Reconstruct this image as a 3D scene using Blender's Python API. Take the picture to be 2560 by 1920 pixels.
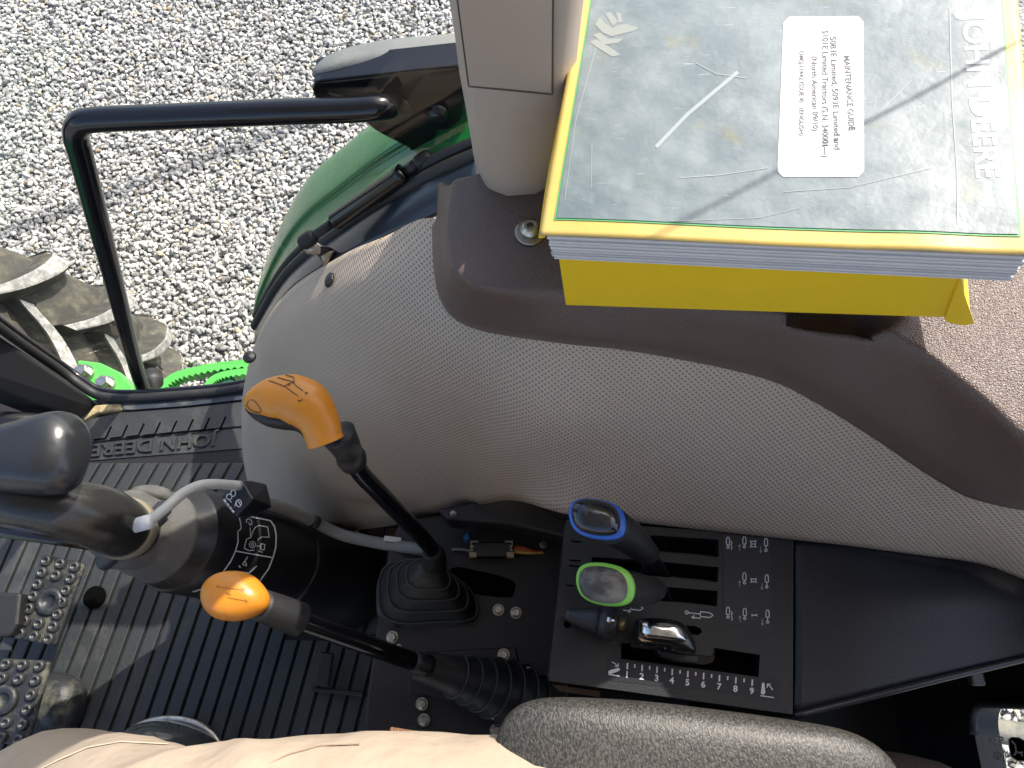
import bpy, bmesh, math, random
import numpy as np
from mathutils import Vector, Matrix
from mathutils.bvhtree import BVHTree

# ------------------------------------------------------------------ clear
for o in list(bpy.data.objects): bpy.data.objects.remove(o)
scene = bpy.context.scene
COL = scene.collection
random.seed(7); rng = np.random.default_rng(7)
RAD = math.radians

# ------------------------------------------------------------------ camera
# world: floor of the cab is z=0, x runs to the rear of the tractor, y out of its right side
CAM_H, TILT, FPX = 1.2, RAD(22), 1923.0
cd = bpy.data.cameras.new('camera'); cam = bpy.data.objects.new('camera', cd); COL.objects.link(cam)
cam.location = (0, 0, CAM_H); cam.rotation_euler = (TILT, 0, 0)
cd.sensor_width = 36; cd.lens = 36 * FPX / 2560; cd.clip_start = 0.01; cd.clip_end = 500
scene.camera = cam

# ------------------------------------------------------------------ sky and sun
SUN_EL = RAD(46); SUN_DIR = Vector((0.68, 0.73, 0)).normalized()
world = bpy.data.worlds.new('World'); scene.world = world; world.use_nodes = True
wn = world.node_tree; wn.nodes.clear()
sky = wn.nodes.new('ShaderNodeTexSky'); sky.sky_type = 'NISHITA'; sky.sun_disc = False
sky.dust_density = 3; sky.ozone_density = .55; sky.sun_elevation = SUN_EL; sky.sun_rotation = math.atan2(SUN_DIR.x, SUN_DIR.y)
bgn = wn.nodes.new('ShaderNodeBackground'); bgn.inputs[1].default_value = 0.15
out = wn.nodes.new('ShaderNodeOutputWorld')
wn.links.new(sky.outputs[0], bgn.inputs[0]); wn.links.new(bgn.outputs[0], out.inputs[0])
sl = bpy.data.lights.new('sun', 'SUN'); sl.energy = 3.2; sl.angle = RAD(0.53); sl.color = (1, .945, .85)
sun = bpy.data.objects.new('sun', sl); COL.objects.link(sun)
SUNV = Vector((SUN_DIR.x * math.cos(SUN_EL), SUN_DIR.y * math.cos(SUN_EL), math.sin(SUN_EL)))
sun.rotation_euler = SUNV.to_track_quat('Z', 'Y').to_euler(); sun.location = (3, 3, 6)
vs = scene.view_settings; vs.view_transform = 'Standard'; vs.look = 'None'; vs.gamma = 1; vs.exposure = 1.25
vs.use_curve_mapping = False

# ------------------------------------------------------------------ measuring helpers
def ray(u, v):
    a = (u - 1280) / FPX; b = (960 - v) / FPX
    return Vector((a, math.sin(TILT) + b * math.cos(TILT), -math.cos(TILT) + b * math.sin(TILT)))
C0 = Vector((0, 0, CAM_H))
def P(u, v, z):
    d = ray(u, v); return C0 + d * ((z - CAM_H) / d.z)
def PY(u, v, y):
    d = ray(u, v); return C0 + d * (y / d.y)
def PX(u, v, x):
    d = ray(u, v); return C0 + d * (x / d.x)
def plane_at(z0, a=0, b=0, lift=0.0):
    def f(u, v):
        d = ray(u, v); t = (z0 + lift - CAM_H) / (d.z - a * d.x - b * d.y); return C0 + d * t
    return f

# ------------------------------------------------------------------ materials
MATS = {}
def mat(name, col, rough=.5, metal=0, bump=None, var=None, coat=0, dust=None, spec=.5, trans=0, aniso=0):
    """bump=(scale,strength,detail); var=(scale,amount); dust=(colour,scale,threshold,amount)"""
    if name in MATS: return MATS[name]
    m = bpy.data.materials.new(name); m.use_nodes = True; MATS[name] = m
    nt = m.node_tree; b = nt.nodes['Principled BSDF']
    b.inputs['Roughness'].default_value = rough; b.inputs['Metallic'].default_value = metal
    b.inputs['Specular IOR Level'].default_value = spec
    b.inputs['Coat Weight'].default_value = coat; b.inputs['Coat Roughness'].default_value = .08
    b.inputs['Transmission Weight'].default_value = trans
    tc = nt.nodes.new('ShaderNodeTexCoord')
    rgb = nt.nodes.new('ShaderNodeRGB'); rgb.outputs[0].default_value = (*col, 1); cur = rgb.outputs[0]
    if var:
        n = nt.nodes.new('ShaderNodeTexNoise'); n.inputs['Scale'].default_value = var[0]; n.inputs['Detail'].default_value = 5
        nt.links.new(tc.outputs['Object'], n.inputs['Vector'])
        mr = nt.nodes.new('ShaderNodeMapRange'); mr.inputs[1].default_value = .3; mr.inputs[2].default_value = .7
        mr.inputs[3].default_value = 1 - var[1]; mr.inputs[4].default_value = 1 + var[1]
        nt.links.new(n.outputs[0], mr.inputs[0])
        hs = nt.nodes.new('ShaderNodeHueSaturation'); nt.links.new(mr.outputs[0], hs.inputs['Value']); nt.links.new(cur, hs.inputs['Color'])
        cur = hs.outputs[0]
    if dust:
        n = nt.nodes.new('ShaderNodeTexNoise'); n.inputs['Scale'].default_value = dust[1]; n.inputs['Detail'].default_value = 8; n.inputs['Roughness'].default_value = .65
        nt.links.new(tc.outputs['Object'], n.inputs['Vector'])
        mr = nt.nodes.new('ShaderNodeMapRange'); mr.inputs[1].default_value = dust[2]; mr.inputs[2].default_value = dust[2] + .2
        mr.inputs[3].default_value = 0; mr.inputs[4].default_value = dust[3]; nt.links.new(n.outputs[0], mr.inputs[0])
        mx = nt.nodes.new('ShaderNodeMix'); mx.data_type = 'RGBA'; mx.inputs[7].default_value = (*dust[0], 1)
        nt.links.new(mr.outputs[0], mx.inputs[0]); nt.links.new(cur, mx.inputs[6]); cur = mx.outputs[2]
        ra = nt.nodes.new('ShaderNodeMath'); ra.operation = 'ADD'; ra.use_clamp = True; ra.inputs[1].default_value = rough
        nt.links.new(mr.outputs[0], ra.inputs[0]); nt.links.new(ra.outputs[0], b.inputs['Roughness'])
    nt.links.new(cur, b.inputs['Base Color'])
    if bump:
        n = nt.nodes.new('ShaderNodeTexNoise'); n.inputs['Scale'].default_value = bump[0]; n.inputs['Detail'].default_value = bump[2] if len(bump) > 2 else 3
        nt.links.new(tc.outputs['Object'], n.inputs['Vector'])
        bp = nt.nodes.new('ShaderNodeBump'); bp.inputs['Strength'].default_value = bump[1]; bp.inputs['Distance'].default_value = .002
        nt.links.new(n.outputs[0], bp.inputs['Height']); nt.links.new(bp.outputs[0], b.inputs['Normal'])
    return m
DUST = (.33, .29, .22)
black = mat('black_plastic', (.012, .012, .014), .42, bump=(900, .25, 2), dust=(DUST, 30, .62, .08))
gloss = mat('black_gloss_paint', (.006, .006, .008), .16, bump=(120, .03), dust=(DUST, 26, .66, .1))
panelm = mat('console_black', (.014, .015, .019), .38, bump=(700, .12, 2), dust=(DUST, 14, .64, .05))
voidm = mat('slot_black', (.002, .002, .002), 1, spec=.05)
rubber = mat('black_rubber', (.012, .012, .013), .55, bump=(500, .2), dust=(DUST, 22, .6, .1))
matrub = mat('floor_mat_rubber', (.028, .030, .031), .5, bump=(350, .25), dust=((.12, .12, .11), 17, .52, .3))
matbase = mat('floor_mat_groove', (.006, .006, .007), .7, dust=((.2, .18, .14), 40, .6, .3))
tunnelm = mat('tunnel_brownblack', (.013, .010, .009), .5, bump=(300, .2), dust=(DUST, 60, .68, .3))
boltm = mat('zinc_bolt', (.42, .40, .36), .35, 1, bump=(400, .2), var=(200, .3))
chrome = mat('worn_chrome', (.62, .63, .65), .16, 1, bump=(60, .15), var=(120, .3))
orange = mat('orange_plastic', (.58, .215, .018), .36, bump=(800, .06), var=(30, .06), dust=((.30, .13, .03), 60, .66, .3))
inkb = mat('black_print', (.05, .028, .008), .6)
white = mat('white_print', (.62, .64, .68), .5)
greenp = mat('green_paint', (.014, .14, .035), .25, var=(20, .10), dust=((.16, .28, .15), 13, .52, .22), coat=.4)
lime = mat('bright_green_paint', (.07, .34, .06), .35, bump=(90, .15), dust=((.25, .33, .15), 40, .6, .25))
taupe = mat('taupe_plastic', (.37, .295, .24), .55, bump=(1500, .15, 2), var=(8, .03))
taupe_edge = mat('taupe_panel_line', (.07, .055, .048), .8)
steel = mat('brushed_steel', (.45, .43, .40), .35, 1, bump=(200, .2), dust=((.25, .15, .08), 80, .55, .5))
tyrem = mat('tyre_rubber', (.040, .038, .033), .8, bump=(90, .5, 6), dust=((.20, .18, .13), 22, .46, .5))
lugm = mat('worn_lug_rubber', (.17, .165, .16), .85, bump=(160, .5, 6), dust=((.5, .48, .45), 60, .4, .6))
cablem = mat('grey_cable', (.26, .26, .25), .5, bump=(600, .15))
yellow = mat('yellow_cover', (.78, .52, .016), .42, var=(9, .05), bump=(300, .04))
yellowc = mat('yellow_cover_faded', (.58, .41, .12), .3, var=(16, .10), bump=(60, .2), coat=.35)
pagem = mat('page_paper', (.62, .60, .60), .8, var=(40, .05))
labelm = mat('paper_label', (.60, .60, .61), .5, bump=(700, .15), dust=((.45, .43, .4), 40, .62, .35), coat=.25)
khaki = mat('khaki_cloth', (.37, .295, .222), .9, bump=(22, .7, 3), var=(14, .06))
for n__ in khaki.node_tree.nodes:
    if n__.bl_idname == 'ShaderNodeBump': n__.inputs['Distance'].default_value = .010
knit = mat('brown_knit', (.22, .11, .055), .95, bump=(260, .7))
dusty = mat('dusty_grey_rubber', (.075, .072, .068), .7, bump=(300, .35), dust=((.17, .16, .145), 70, .45, .45))
tan = mat('tan_clip', (.45, .37, .24), .6)
woodm = mat('weathered_wood', (.30, .21, .12), .85, bump=(40, .6, 8), var=(20, .3))

# ------------------------------------------------------------------ objects
def tag(o, label=None, cat=None, group=None, kind=None):
    if label: o['label'] = label
    if cat: o['category'] = cat
    if group: o['group'] = group
    if kind: o['kind'] = kind
    return o
def thing(name, label, cat, loc, group=None):
    o = bpy.data.objects.new(name, None); COL.objects.link(o); o.location = loc; o.empty_display_size = .05
    return tag(o, label, cat, group)
def par(o, p):
    if p is None: return
    o.parent = p
    loc = Vector(p.location) if p.type == 'EMPTY' else Vector((0, 0, 0))
    o.matrix_parent_inverse = Matrix.Translation(-loc)
def obj(name, vf, m, parent=None, smooth=False, mods=(), uv=None):
    me = bpy.data.meshes.new(name)
    me.from_pydata([tuple(v) for v in vf[0]], [], vf[1])
    me.validate(); me.update()
    if uv is not None:
        l = me.uv_layers.new(name='UVMap')
        for lp in me.loops: l.data[lp.index].uv = uv[lp.vertex_index]
    if smooth:
        me.polygons.foreach_set('use_smooth', [True] * len(me.polygons))
    o = bpy.data.objects.new(name, me); COL.objects.link(o)
    if m: me.materials.append(m)
    par(o, parent)
    for k, val in mods:
        md = o.modifiers.new(k, k)
        for a, b in val.items(): setattr(md, a, b)
    if smooth == 'auto':
        md = o.modifiers.new('wn', 'WEIGHTED_NORMAL'); md.keep_sharp = True
    return o
def bev(w, seg=3): return ('BEVEL', dict(width=w, segments=seg, limit_method='ANGLE', angle_limit=RAD(35)))
def sol(t, off=-1): return ('SOLIDIFY', dict(thickness=t, offset=off))
def sub(n): return ('SUBSURF', dict(levels=n, render_levels=n))
def join(*vfs):
    V, Fc = [], []
    for v, f in vfs:
        n = len(V); V += list(v); Fc += [tuple(i + n for i in q) for q in f]
    return V, Fc
def cr(pts, n):
    """Catmull-Rom through points, n samples per span"""
    p = [Vector(q) for q in pts]; p = [p[0] * 2 - p[1]] + p + [p[-1] * 2 - p[-2]]; r = []
    for i in range(1, len(p) - 2):
        a, b, c, d = p[i - 1:i + 3]
        for k in range(n):
            t = k / n
            r.append(.5 * ((2 * b) + (c - a) * t + (2 * a - 5 * b + 4 * c - d) * t * t + (3 * b - a - 3 * c + d) * t ** 3))
    r.append(p[-2]); return r
def lerp_list(vals, n):
    m = len(vals) - 1; r = []
    for i in range(n):
        t = i / (n - 1) * m; k = min(int(t), m - 1); r.append(vals[k] + (vals[k + 1] - vals[k]) * (t - k))
    return r
def tube(path, rad, seg=16, caps=True):
    pts = [Vector(p) for p in path]; n = len(pts)
    rads = lerp_list(rad, n) if isinstance(rad, (list, tuple)) else [rad] * n
    V, Fc = [], []; nrm = None
    for i, p in enumerate(pts):
        t = (pts[min(i + 1, n - 1)] - pts[max(i - 1, 0)]).normalized()
        if nrm is None:
            nrm = t.orthogonal().normalized()
        nrm = (nrm - t * nrm.dot(t)).normalized(); bn = t.cross(nrm)
        for k in range(seg):
            a = 2 * math.pi * k / seg; V.append(p + (nrm * math.cos(a) + bn * math.sin(a)) * rads[i])
    for i in range(n - 1):
        for k in range(seg):
            k2 = (k + 1) % seg; Fc.append((i * seg + k, i * seg + k2, (i + 1) * seg + k2, (i + 1) * seg + k))
    if caps:
        Fc.append(tuple(range(seg))[::-1]); Fc.append(tuple((n - 1) * seg + k for k in range(seg)))
    return V, Fc
def rings(path, radii, seg=40):
    """surface of revolution about a polyline of centres, one radius per centre"""
    pts = [Vector(p) for p in path]; n = len(pts); V, Fc = [], []
    ax = (pts[-1] - pts[0]).normalized(); nn = ax.orthogonal().normalized(); bb = ax.cross(nn)
    for p, r in zip(pts, radii):
        for k in range(seg):
            a = 2 * math.pi * k / seg; V.append(p + (nn * math.cos(a) + bb * math.sin(a)) * r)
    for i in range(n - 1):
        for k in range(seg):
            k2 = (k + 1) % seg; Fc.append((i * seg + k, i * seg + k2, (i + 1) * seg + k2, (i + 1) * seg + k))
    Fc.append(tuple(range(seg))[::-1]); Fc.append(tuple((n - 1) * seg + k for k in range(seg)))
    return V, Fc
def lathe(p0, p1, prof, seg=40):
    p0, p1 = Vector(p0), Vector(p1)
    return rings([p0 + (p1 - p0) * t for t, r in prof], [r for t, r in prof], seg)
def box(c, s, rot=None):
    c = Vector(c); V = []
    for dz in (-1, 1):
        for dy in (-1, 1):
            for dx in (-1, 1):
                v = Vector((dx * s[0] / 2, dy * s[1] / 2, dz * s[2] / 2))
                if rot: v = rot @ v
                V.append(c + v)
    return V, [(0, 2, 3, 1), (4, 5, 7, 6), (0, 1, 5, 4), (2, 6, 7, 3), (0, 4, 6, 2), (1, 3, 7, 5)]
def prism(top, down):
    """closed solid below (or behind) a polygon"""
    top = [Vector(p) for p in top]; n = len(top); down = Vector(down)
    V = top + [p + down for p in top]
    Fc = [tuple(range(n)), tuple(range(2 * n - 1, n - 1, -1))] + [(i, i + n, (i + 1) % n + n, (i + 1) % n) for i in range(n)]
    return V, Fc
def face_cam(vf):
    V, Fc = vf; s = 0
    for f in Fc[::max(1, len(Fc) // 200)]:
        a, b, c = V[f[0]], V[f[1]], V[f[2]]; s += (b - a).cross(c - a).normalized().dot((C0 - a).normalized())
    return (V, [tuple(reversed(f)) for f in Fc]) if s < 0 else vf
def grid(rows, n=6, m=6):
    """smooth sheet through rows of control points; returns verts, faces, uv in metres"""
    R1 = [cr(r, n) for r in rows]; nc = len(R1[0])
    colsv = [cr([r[j] for r in R1], m) for j in range(nc)]
    nr = len(colsv[0]); V = [colsv[j][i] for i in range(nr) for j in range(nc)]
    Fc = [(i * nc + j, i * nc + j + 1, (i + 1) * nc + j + 1, (i + 1) * nc + j) for i in range(nr - 1) for j in range(nc - 1)]
    mid = nr // 2; U = [0]
    for j in range(1, nc): U.append(U[-1] + (V[mid * nc + j] - V[mid * nc + j - 1]).length)
    uv = []
    for i in range(nr):
        for j in range(nc):
            uv.append([U[j], 0])
    for j in range(nc):
        acc = 0
        for i in range(1, nr):
            acc += (V[i * nc + j] - V[(i - 1) * nc + j]).length; uv[i * nc + j][1] = acc
    return face_cam((V, Fc)) + (uv,)
def pillow(outline, up, ht, hb, k=6, pw=2.0, sm=4):
    """rounded solid on a closed outline: domed by ht above and hb below"""
    o = [Vector(p) for p in outline]
    if sm:
        oo = o[-2:] + o + o[:2]; full = cr(oo, sm); o = full[2 * sm:2 * sm + len(o) * sm]
    n = len(o); c = sum(o, Vector()) / n; up = Vector(up).normalized(); V, Fc = [], []
    lv = [(-math.pi / 2 * i / k) for i in range(k, 0, -1)] + [math.pi / 2 * i / k for i in range(0, k + 1)]
    lv = [a for a in lv if abs(abs(a) - math.pi / 2) > .01]
    for a in lv:
        s = max(0, math.cos(a)) ** (2 / pw); h = (ht if a > 0 else hb) * math.sin(a)
        for p in o: V.append(c + (p - c) * s + up * h)
    L = len(lv)
    for i in range(L - 1):
        for j in range(n):
            j2 = (j + 1) % n; Fc.append((i * n + j, i * n + j2, (i + 1) * n + j2, (i + 1) * n + j))
    V.append(c - up * hb); V.append(c + up * ht); b, t = len(V) - 2, len(V) - 1
    for j in range(n):
        j2 = (j + 1) % n; Fc.append((j2, j, b)); Fc.append(((L - 1) * n + j, (L - 1) * n + j2, t))
    return V, Fc
def hull(pts):
    bm = bmesh.new()
    for p in pts: bm.verts.new(p)
    bmesh.ops.convex_hull(bm, input=bm.verts)
    bmesh.ops.delete(bm, geom=[v for v in bm.verts if not v.link_faces], context='VERTS')
    bmesh.ops.dissolve_limit(bm, angle_limit=RAD(2), verts=bm.verts, edges=bm.edges)
    bm.verts.index_update(); V = [v.co.copy() for v in bm.verts]; Fc = [tuple(v.index for v in f.verts) for f in bm.faces]
    bm.free(); return V, Fc
def surf(vf, lift=.0006):
    """projector onto an already built surface"""
    bvh = BVHTree.FromPolygons([Vector(v) for v in vf[0]], vf[1])
    def f(u, v):
        d = ray(u, v).normalized(); h = bvh.ray_cast(C0, d)
        if h[0] is None: return None
        nn = h[1] if h[1].dot(d) < 0 else -h[1]
        return h[0] + nn * lift
    return f
def dense(line, step=6):
    r = [line[0]]
    for a, b in zip(line, line[1:]):
        n = max(1, int(math.hypot(b[0] - a[0], b[1] - a[1]) / step))
        for i in range(1, n + 1): r.append((a[0] + (b[0] - a[0]) * i / n, a[1] + (b[1] - a[1]) * i / n))
    return r
def strokes(lines, w, pr, step=6):
    """printed lines: ribbons of width w (photo pixels) laid on the surface behind pr"""
    V, Fc = [], []
    for ln in lines:
        ww = w
        if isinstance(ln, tuple) and len(ln) == 2 and isinstance(ln[0], list): ln, ww = ln
        ln = dense(ln, step); k0 = None
        for i, p in enumerate(ln):
            a = ln[max(i - 1, 0)]; b = ln[min(i + 1, len(ln) - 1)]
            dx, dy = b[0] - a[0], b[1] - a[1]; l = math.hypot(dx, dy) or 1; nx, ny = -dy / l * ww / 2, dx / l * ww / 2
            q1, q2 = pr(p[0] + nx, p[1] + ny), pr(p[0] - nx, p[1] - ny)
            if q1 is None or q2 is None: k0 = None; continue
            V += [q1, q2]; k = len(V) - 2
            if k0 is not None: Fc.append((k0, k0 + 1, k + 1, k))
            k0 = k
    return V, Fc
def fills(polys, pr):
    V, Fc = [], []
    for pl in polys:
        q = [pr(*p) for p in pl]
        if any(x is None for x in q): continue
        n = len(V); V += q; Fc.append(tuple(range(n, n + len(q))))
    return V, Fc
def circ(u, v, r, n=14, ry=None, a0=0, a1=360):
    ry = ry or r
    return [(u + r * math.cos(RAD(a0 + (a1 - a0) * i / n)), v + ry * math.sin(RAD(a0 + (a1 - a0) * i / n))) for i in range(n + 1)]
def text_local(body, bold=0.0):
    cu = bpy.data.curves.new('t', 'FONT'); cu.body = body; cu.align_x = 'CENTER'; cu.align_y = 'CENTER'; cu.resolution_u = 3; cu.offset = bold
    o = bpy.data.objects.new('t', cu); COL.objects.link(o)
    bpy.context.view_layer.update()
    me = bpy.data.meshes.new_from_object(o.evaluated_get(bpy.context.evaluated_depsgraph_get()))
    V = [v.co.copy() for v in me.vertices]; Fc = [tuple(p.vertices) for p in me.polygons]
    bpy.data.objects.remove(o); bpy.data.meshes.remove(me); bpy.data.curves.remove(cu)
    return V, Fc
def lettering(body, u, v, ex, ey, pr, bold=0.0):
    """text whose em axes ex, ey are given in photo pixels, laid on a surface"""
    V, Fc = text_local(body, bold); R = []
    for p in V:
        q = pr(u + ex[0] * p.x + ey[0] * p.y, v + ex[1] * p.x + ey[1] * p.y)
        R.append(q)
    bad = {i for i, q in enumerate(R) if q is None}
    R = [q if q is not None else Vector((0, 0, 0)) for q in R]
    Fc = [f for f in Fc if not any(i in bad for i in f)]
    used = sorted({i for f in Fc for i in f}); mp = {i: k for k, i in enumerate(used)}
    return [R[i] for i in used], [tuple(mp[i] for i in f) for f in Fc]
def boolean(vf, cutters):
    o = obj('tmp', vf, None); cs = []
    for c in cutters:
        k = obj('tmpc', c, None); cs.append(k)
        for ob in (k,):
            bm = bmesh.new(); bm.from_mesh(ob.data); bmesh.ops.recalc_face_normals(bm, faces=bm.faces); bm.to_mesh(ob.data); bm.free()
    bm = bmesh.new(); bm.from_mesh(o.data); bmesh.ops.recalc_face_normals(bm, faces=bm.faces); bm.to_mesh(o.data); bm.free()
    for k in cs:
        md = o.modifiers.new('b', 'BOOLEAN'); md.operation = 'DIFFERENCE'; md.object = k; md.solver = 'EXACT'
    bpy.context.view_layer.update()
    me = bpy.data.meshes.new_from_object(o.evaluated_get(bpy.context.evaluated_depsgraph_get()))
    V = [v.co.copy() for v in me.vertices]; Fc = [tuple(p.vertices) for p in me.polygons]
    for k in cs + [o]: bpy.data.objects.remove(k)
    bpy.data.meshes.remove(me); return V, Fc
def zpoly(px, z): return [P(u, v, z) for u, v in px]

# ================================================================== ground
GZ = -1.1
gm = bpy.data.materials.new('gravel_ground'); gm.use_nodes = True
nt = gm.node_tree; b = nt.nodes['Principled BSDF']; b.inputs['Roughness'].default_value = .9
tc = nt.nodes.new('ShaderNodeTexCoord'); vo = nt.nodes.new('ShaderNodeTexVoronoi'); vo.inputs['Scale'].default_value = 55
nt.links.new(tc.outputs['Object'], vo.inputs['Vector'])
rp = nt.nodes.new('ShaderNodeValToRGB'); rp.color_ramp.elements[0].color = (.16, .16, .155, 1); rp.color_ramp.elements[1].color = (.34, .33, .31, 1)
sp = nt.nodes.new('ShaderNodeSeparateColor'); nt.links.new(vo.outputs['Color'], sp.inputs[0]); nt.links.new(sp.outputs[0], rp.inputs[0])
nt.links.new(rp.outputs[0], b.inputs['Base Color'])
bp = nt.nodes.new('ShaderNodeBump'); bp.inputs['Distance'].default_value = .012; bp.inputs['Strength'].default_value = 1; bp.invert = True
nt.links.new(vo.outputs['Distance'], bp.inputs['Height']); nt.links.new(bp.outputs[0], b.inputs['Normal'])
g = obj('ground', ([(-80, -80, GZ - .016), (80, -80, GZ - .016), (80, 80, GZ - .016), (-80, 80, GZ - .016)], [(0, 1, 2, 3)]), gm)
tag(g, kind='structure')

def gravel_mesh(regions):
    t = (1 + 5 ** .5) / 2
    ico = np.array([(-1, t, 0), (1, t, 0), (-1, -t, 0), (1, -t, 0), (0, -1, t), (0, 1, t), (0, -1, -t), (0, 1, -t), (t, 0, -1), (t, 0, 1), (-t, 0, -1), (-t, 0, 1)], float) / math.hypot(1, t)
    icf = np.array([(0, 11, 5), (0, 5, 1), (0, 1, 7), (0, 7, 10), (0, 10, 11), (1, 5, 9), (5, 11, 4), (11, 10, 2), (10, 7, 6), (7, 1, 8), (3, 9, 4), (3, 4, 2), (3, 2, 6), (3, 6, 8), (3, 8, 9), (4, 9, 5), (2, 4, 11), (6, 2, 10), (8, 6, 7), (9, 8, 1)])
    pos = []
    for x0, x1, y0, y1 in regions:
        for layer, sp_, dz in ((0, .0138, -.004), (1, .018, .005)):
            gx, gy = np.meshgrid(np.arange(x0, x1, sp_), np.arange(y0, y1, sp_)); n = gx.size
            p = np.stack([gx.ravel(), gy.ravel(), np.zeros(n)], 1)
            p[:, :2] += rng.uniform(-.55, .55, (n, 2)) * sp_; p[:, 2] = GZ + dz + rng.uniform(-.005, .005, n)
            if layer: p = p[rng.random(n) < .8]
            pos.append(p)
    pos = np.concatenate(pos); n = len(pos)
    s = np.stack([rng.uniform(.0075, .0145, n), rng.uniform(.0055, .0095, n), rng.uniform(.0042, .0072, n)], 1) * rng.choice([.72, .88, 1, 1.15], n)[:, None]
    v = ico[None] * (1 + rng.uniform(-.32, .28, (n, 12, 1))); 
    v = np.sign(v) * np.abs(v) ** .8
    v = v * s[:, None, :]
    a = rng.uniform(0, 2 * np.pi, n); tl = rng.normal(0, .45, n)
    ct, st = np.cos(tl), np.sin(tl)
    x, y, z = v[..., 0], v[..., 1], v[..., 2]
    x, z = x * ct[:, None] - z * st[:, None], x * st[:, None] + z * ct[:, None]
    ca, sa = np.cos(a)[:, None], np.sin(a)[:, None]
    v = np.stack([x * ca - y * sa, x * sa + y * ca, z], 2) + pos[:, None, :]
    V = v.reshape(-1, 3).astype(np.float32); Fi = (icf[None] + (np.arange(n) * 12)[:, None, None]).reshape(-1, 3).astype(np.int32)
    me = bpy.data.meshes.new('gravel'); me.vertices.add(len(V)); me.vertices.foreach_set('co', V.ravel())
    me.loops.add(Fi.size); me.loops.foreach_set('vertex_index', Fi.ravel())
    me.polygons.add(len(Fi)); me.polygons.foreach_set('loop_start', np.arange(0, Fi.size, 3, dtype=np.int32))
    me.update(calc_edges=True); me.polygons.foreach_set('use_smooth', [False] * len(me.polygons))
    base = rng.normal(.40, .07, n).clip(.16, .56); dark = rng.random(n) < .06; base[dark] *= .5
    col = np.stack([base * 1.02, base * .99, base * .935, np.ones(n)], 1)
    w = rng.random(n) < .035; col[w] *= (1.02, .86, .66, 1)
    at = me.attributes.new('Col', 'FLOAT_COLOR', 'POINT'); at.data.foreach_set('color', np.repeat(col, 12, 0).astype(np.float32).ravel())
    return me
gv = bpy.data.objects.new('gravel', gravel_mesh([(-3.1, .25, .5, 3.4), (1.0, 1.75, -.7, .12)])); COL.objects.link(gv)
m = bpy.data.materials.new('gravel_stone'); m.use_nodes = True; nt = m.node_tree; b = nt.nodes['Principled BSDF']; b.inputs['Roughness'].default_value = .85
at = nt.nodes.new('ShaderNodeAttribute'); at.attribute_name = 'Col'
nz = nt.nodes.new('ShaderNodeTexNoise'); nz.inputs['Scale'].default_value = 220; nz.inputs['Detail'].default_value = 4
mr = nt.nodes.new('ShaderNodeMapRange'); mr.inputs[3].default_value = .78; mr.inputs[4].default_value = 1.22; nt.links.new(nz.outputs[0], mr.inputs[0])
hs = nt.nodes.new('ShaderNodeHueSaturation'); nt.links.new(at.outputs['Color'], hs.inputs['Color']); nt.links.new(mr.outputs[0], hs.inputs['Value'])
nt.links.new(hs.outputs[0], b.inputs['Base Color']); gv.data.materials.append(m)
tag(gv, 'light grey crushed stone gravel covering the yard', 'gravel', kind='stuff')

# ================================================================== cab body
cab = thing('tractor_cab', 'tractor cab shell with black posts, taupe trim and green fender', 'tractor cab', (0, 0, 0))
obj('floor_panel', box((-.15, -.05, -.03), (1.6, 1.02, .04)), tunnelm, cab)
obj('roof', box((.1, -.18, 1.72), (1.75, 1.36, .12)), black, cab, mods=[bev(.03)])
obj('headliner', box((.1, -.18, 1.655), (1.68, 1.28, .006)), mat('headliner_cloth', (.55, .49, .43), .9), cab)  # pale unseen ceiling lining added to bounce fill light into the cab
# front corner post, leaning outwards
def quad_loft(secs):
    V = [Vector(p) for s in secs for p in s]; n = len(secs[0]); Fc = []
    for i in range(len(secs) - 1):
        for j in range(n): Fc.append((i * n + j, i * n + (j + 1) % n, (i + 1) * n + (j + 1) % n, (i + 1) * n + j))
    Fc.append(tuple(range(n))[::-1]); Fc.append(tuple((len(secs) - 1) * n + j for j in range(n)))
    return V, Fc
a0, a1 = P(248, 1012, 0.0), P(200, 1052, .0)
b0, b1 = PY(0, 842, .49), PY(0, 975, .425)
d0, d1 = (b0 - a0) / b0.z, (b1 - a1) / b1.z
def post_sec(z):
    p, q = a0 + d0 * z, a1 + d1 * z
    return [p, q, q + Vector((-.06, .0, 0)), p + Vector((-.05, .035, 0))]
post = obj('corner_post', quad_loft([post_sec(-.01), post_sec(.3), post_sec(.9), post_sec(1.62)]), black, cab, mods=[bev(.006)])
# bright rust and dirt where post meets sill
obj('post_foot', prism(zpoly([(205, 1052), (236, 1012), (300, 1008), (305, 1024), (240, 1032)], .014), (0, 0, -.02)), mat('dirt_crust', (.36, .28, .15), .95, bump=(200, 1.0, 6), var=(80, .4)), cab, mods=[bev(.003)])
# sill and its rubber seal
sill = [P(255, 1018, .012), P(330, 1017, .012), P(470, 1006, .012), P(640, 985, .012)]
obj('door_sill', face_cam((lambda t, w: ([*t, *w], [(i, i + 1, i + 5, i + 4) for i in range(3)]))(
    [P(262, 998, .012), P(330, 998, .012), P(470, 990, .012), P(640, 968, .012)], [P(252, 1022, .012), P(330, 1024, .012), P(470, 1014, .012), P(640, 994, .012)])), mat('sill_grey', (.035, .042, .055), .35, dust=(DUST, 30, .5, .35)), cab, mods=[sol(.02)])
sealpath = [PY(-260, 618, .5), PY(0, 820, .495), PY(150, 925, .49), P(225, 978, .02), P(262, 992, .016), P(330, 995, .016), P(470, 986, .016), P(560, 977, .016), P(640, 962, .02)]
for off, r in ((0, .0075), (1, .005)):
    pth = [Vector(p) + Vector((0, .011, -.003)) * off for p in sealpath]
    obj('door_seal', tube(cr(pth, 8), r, 12), rubber if not off else gloss, cab, True)
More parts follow.
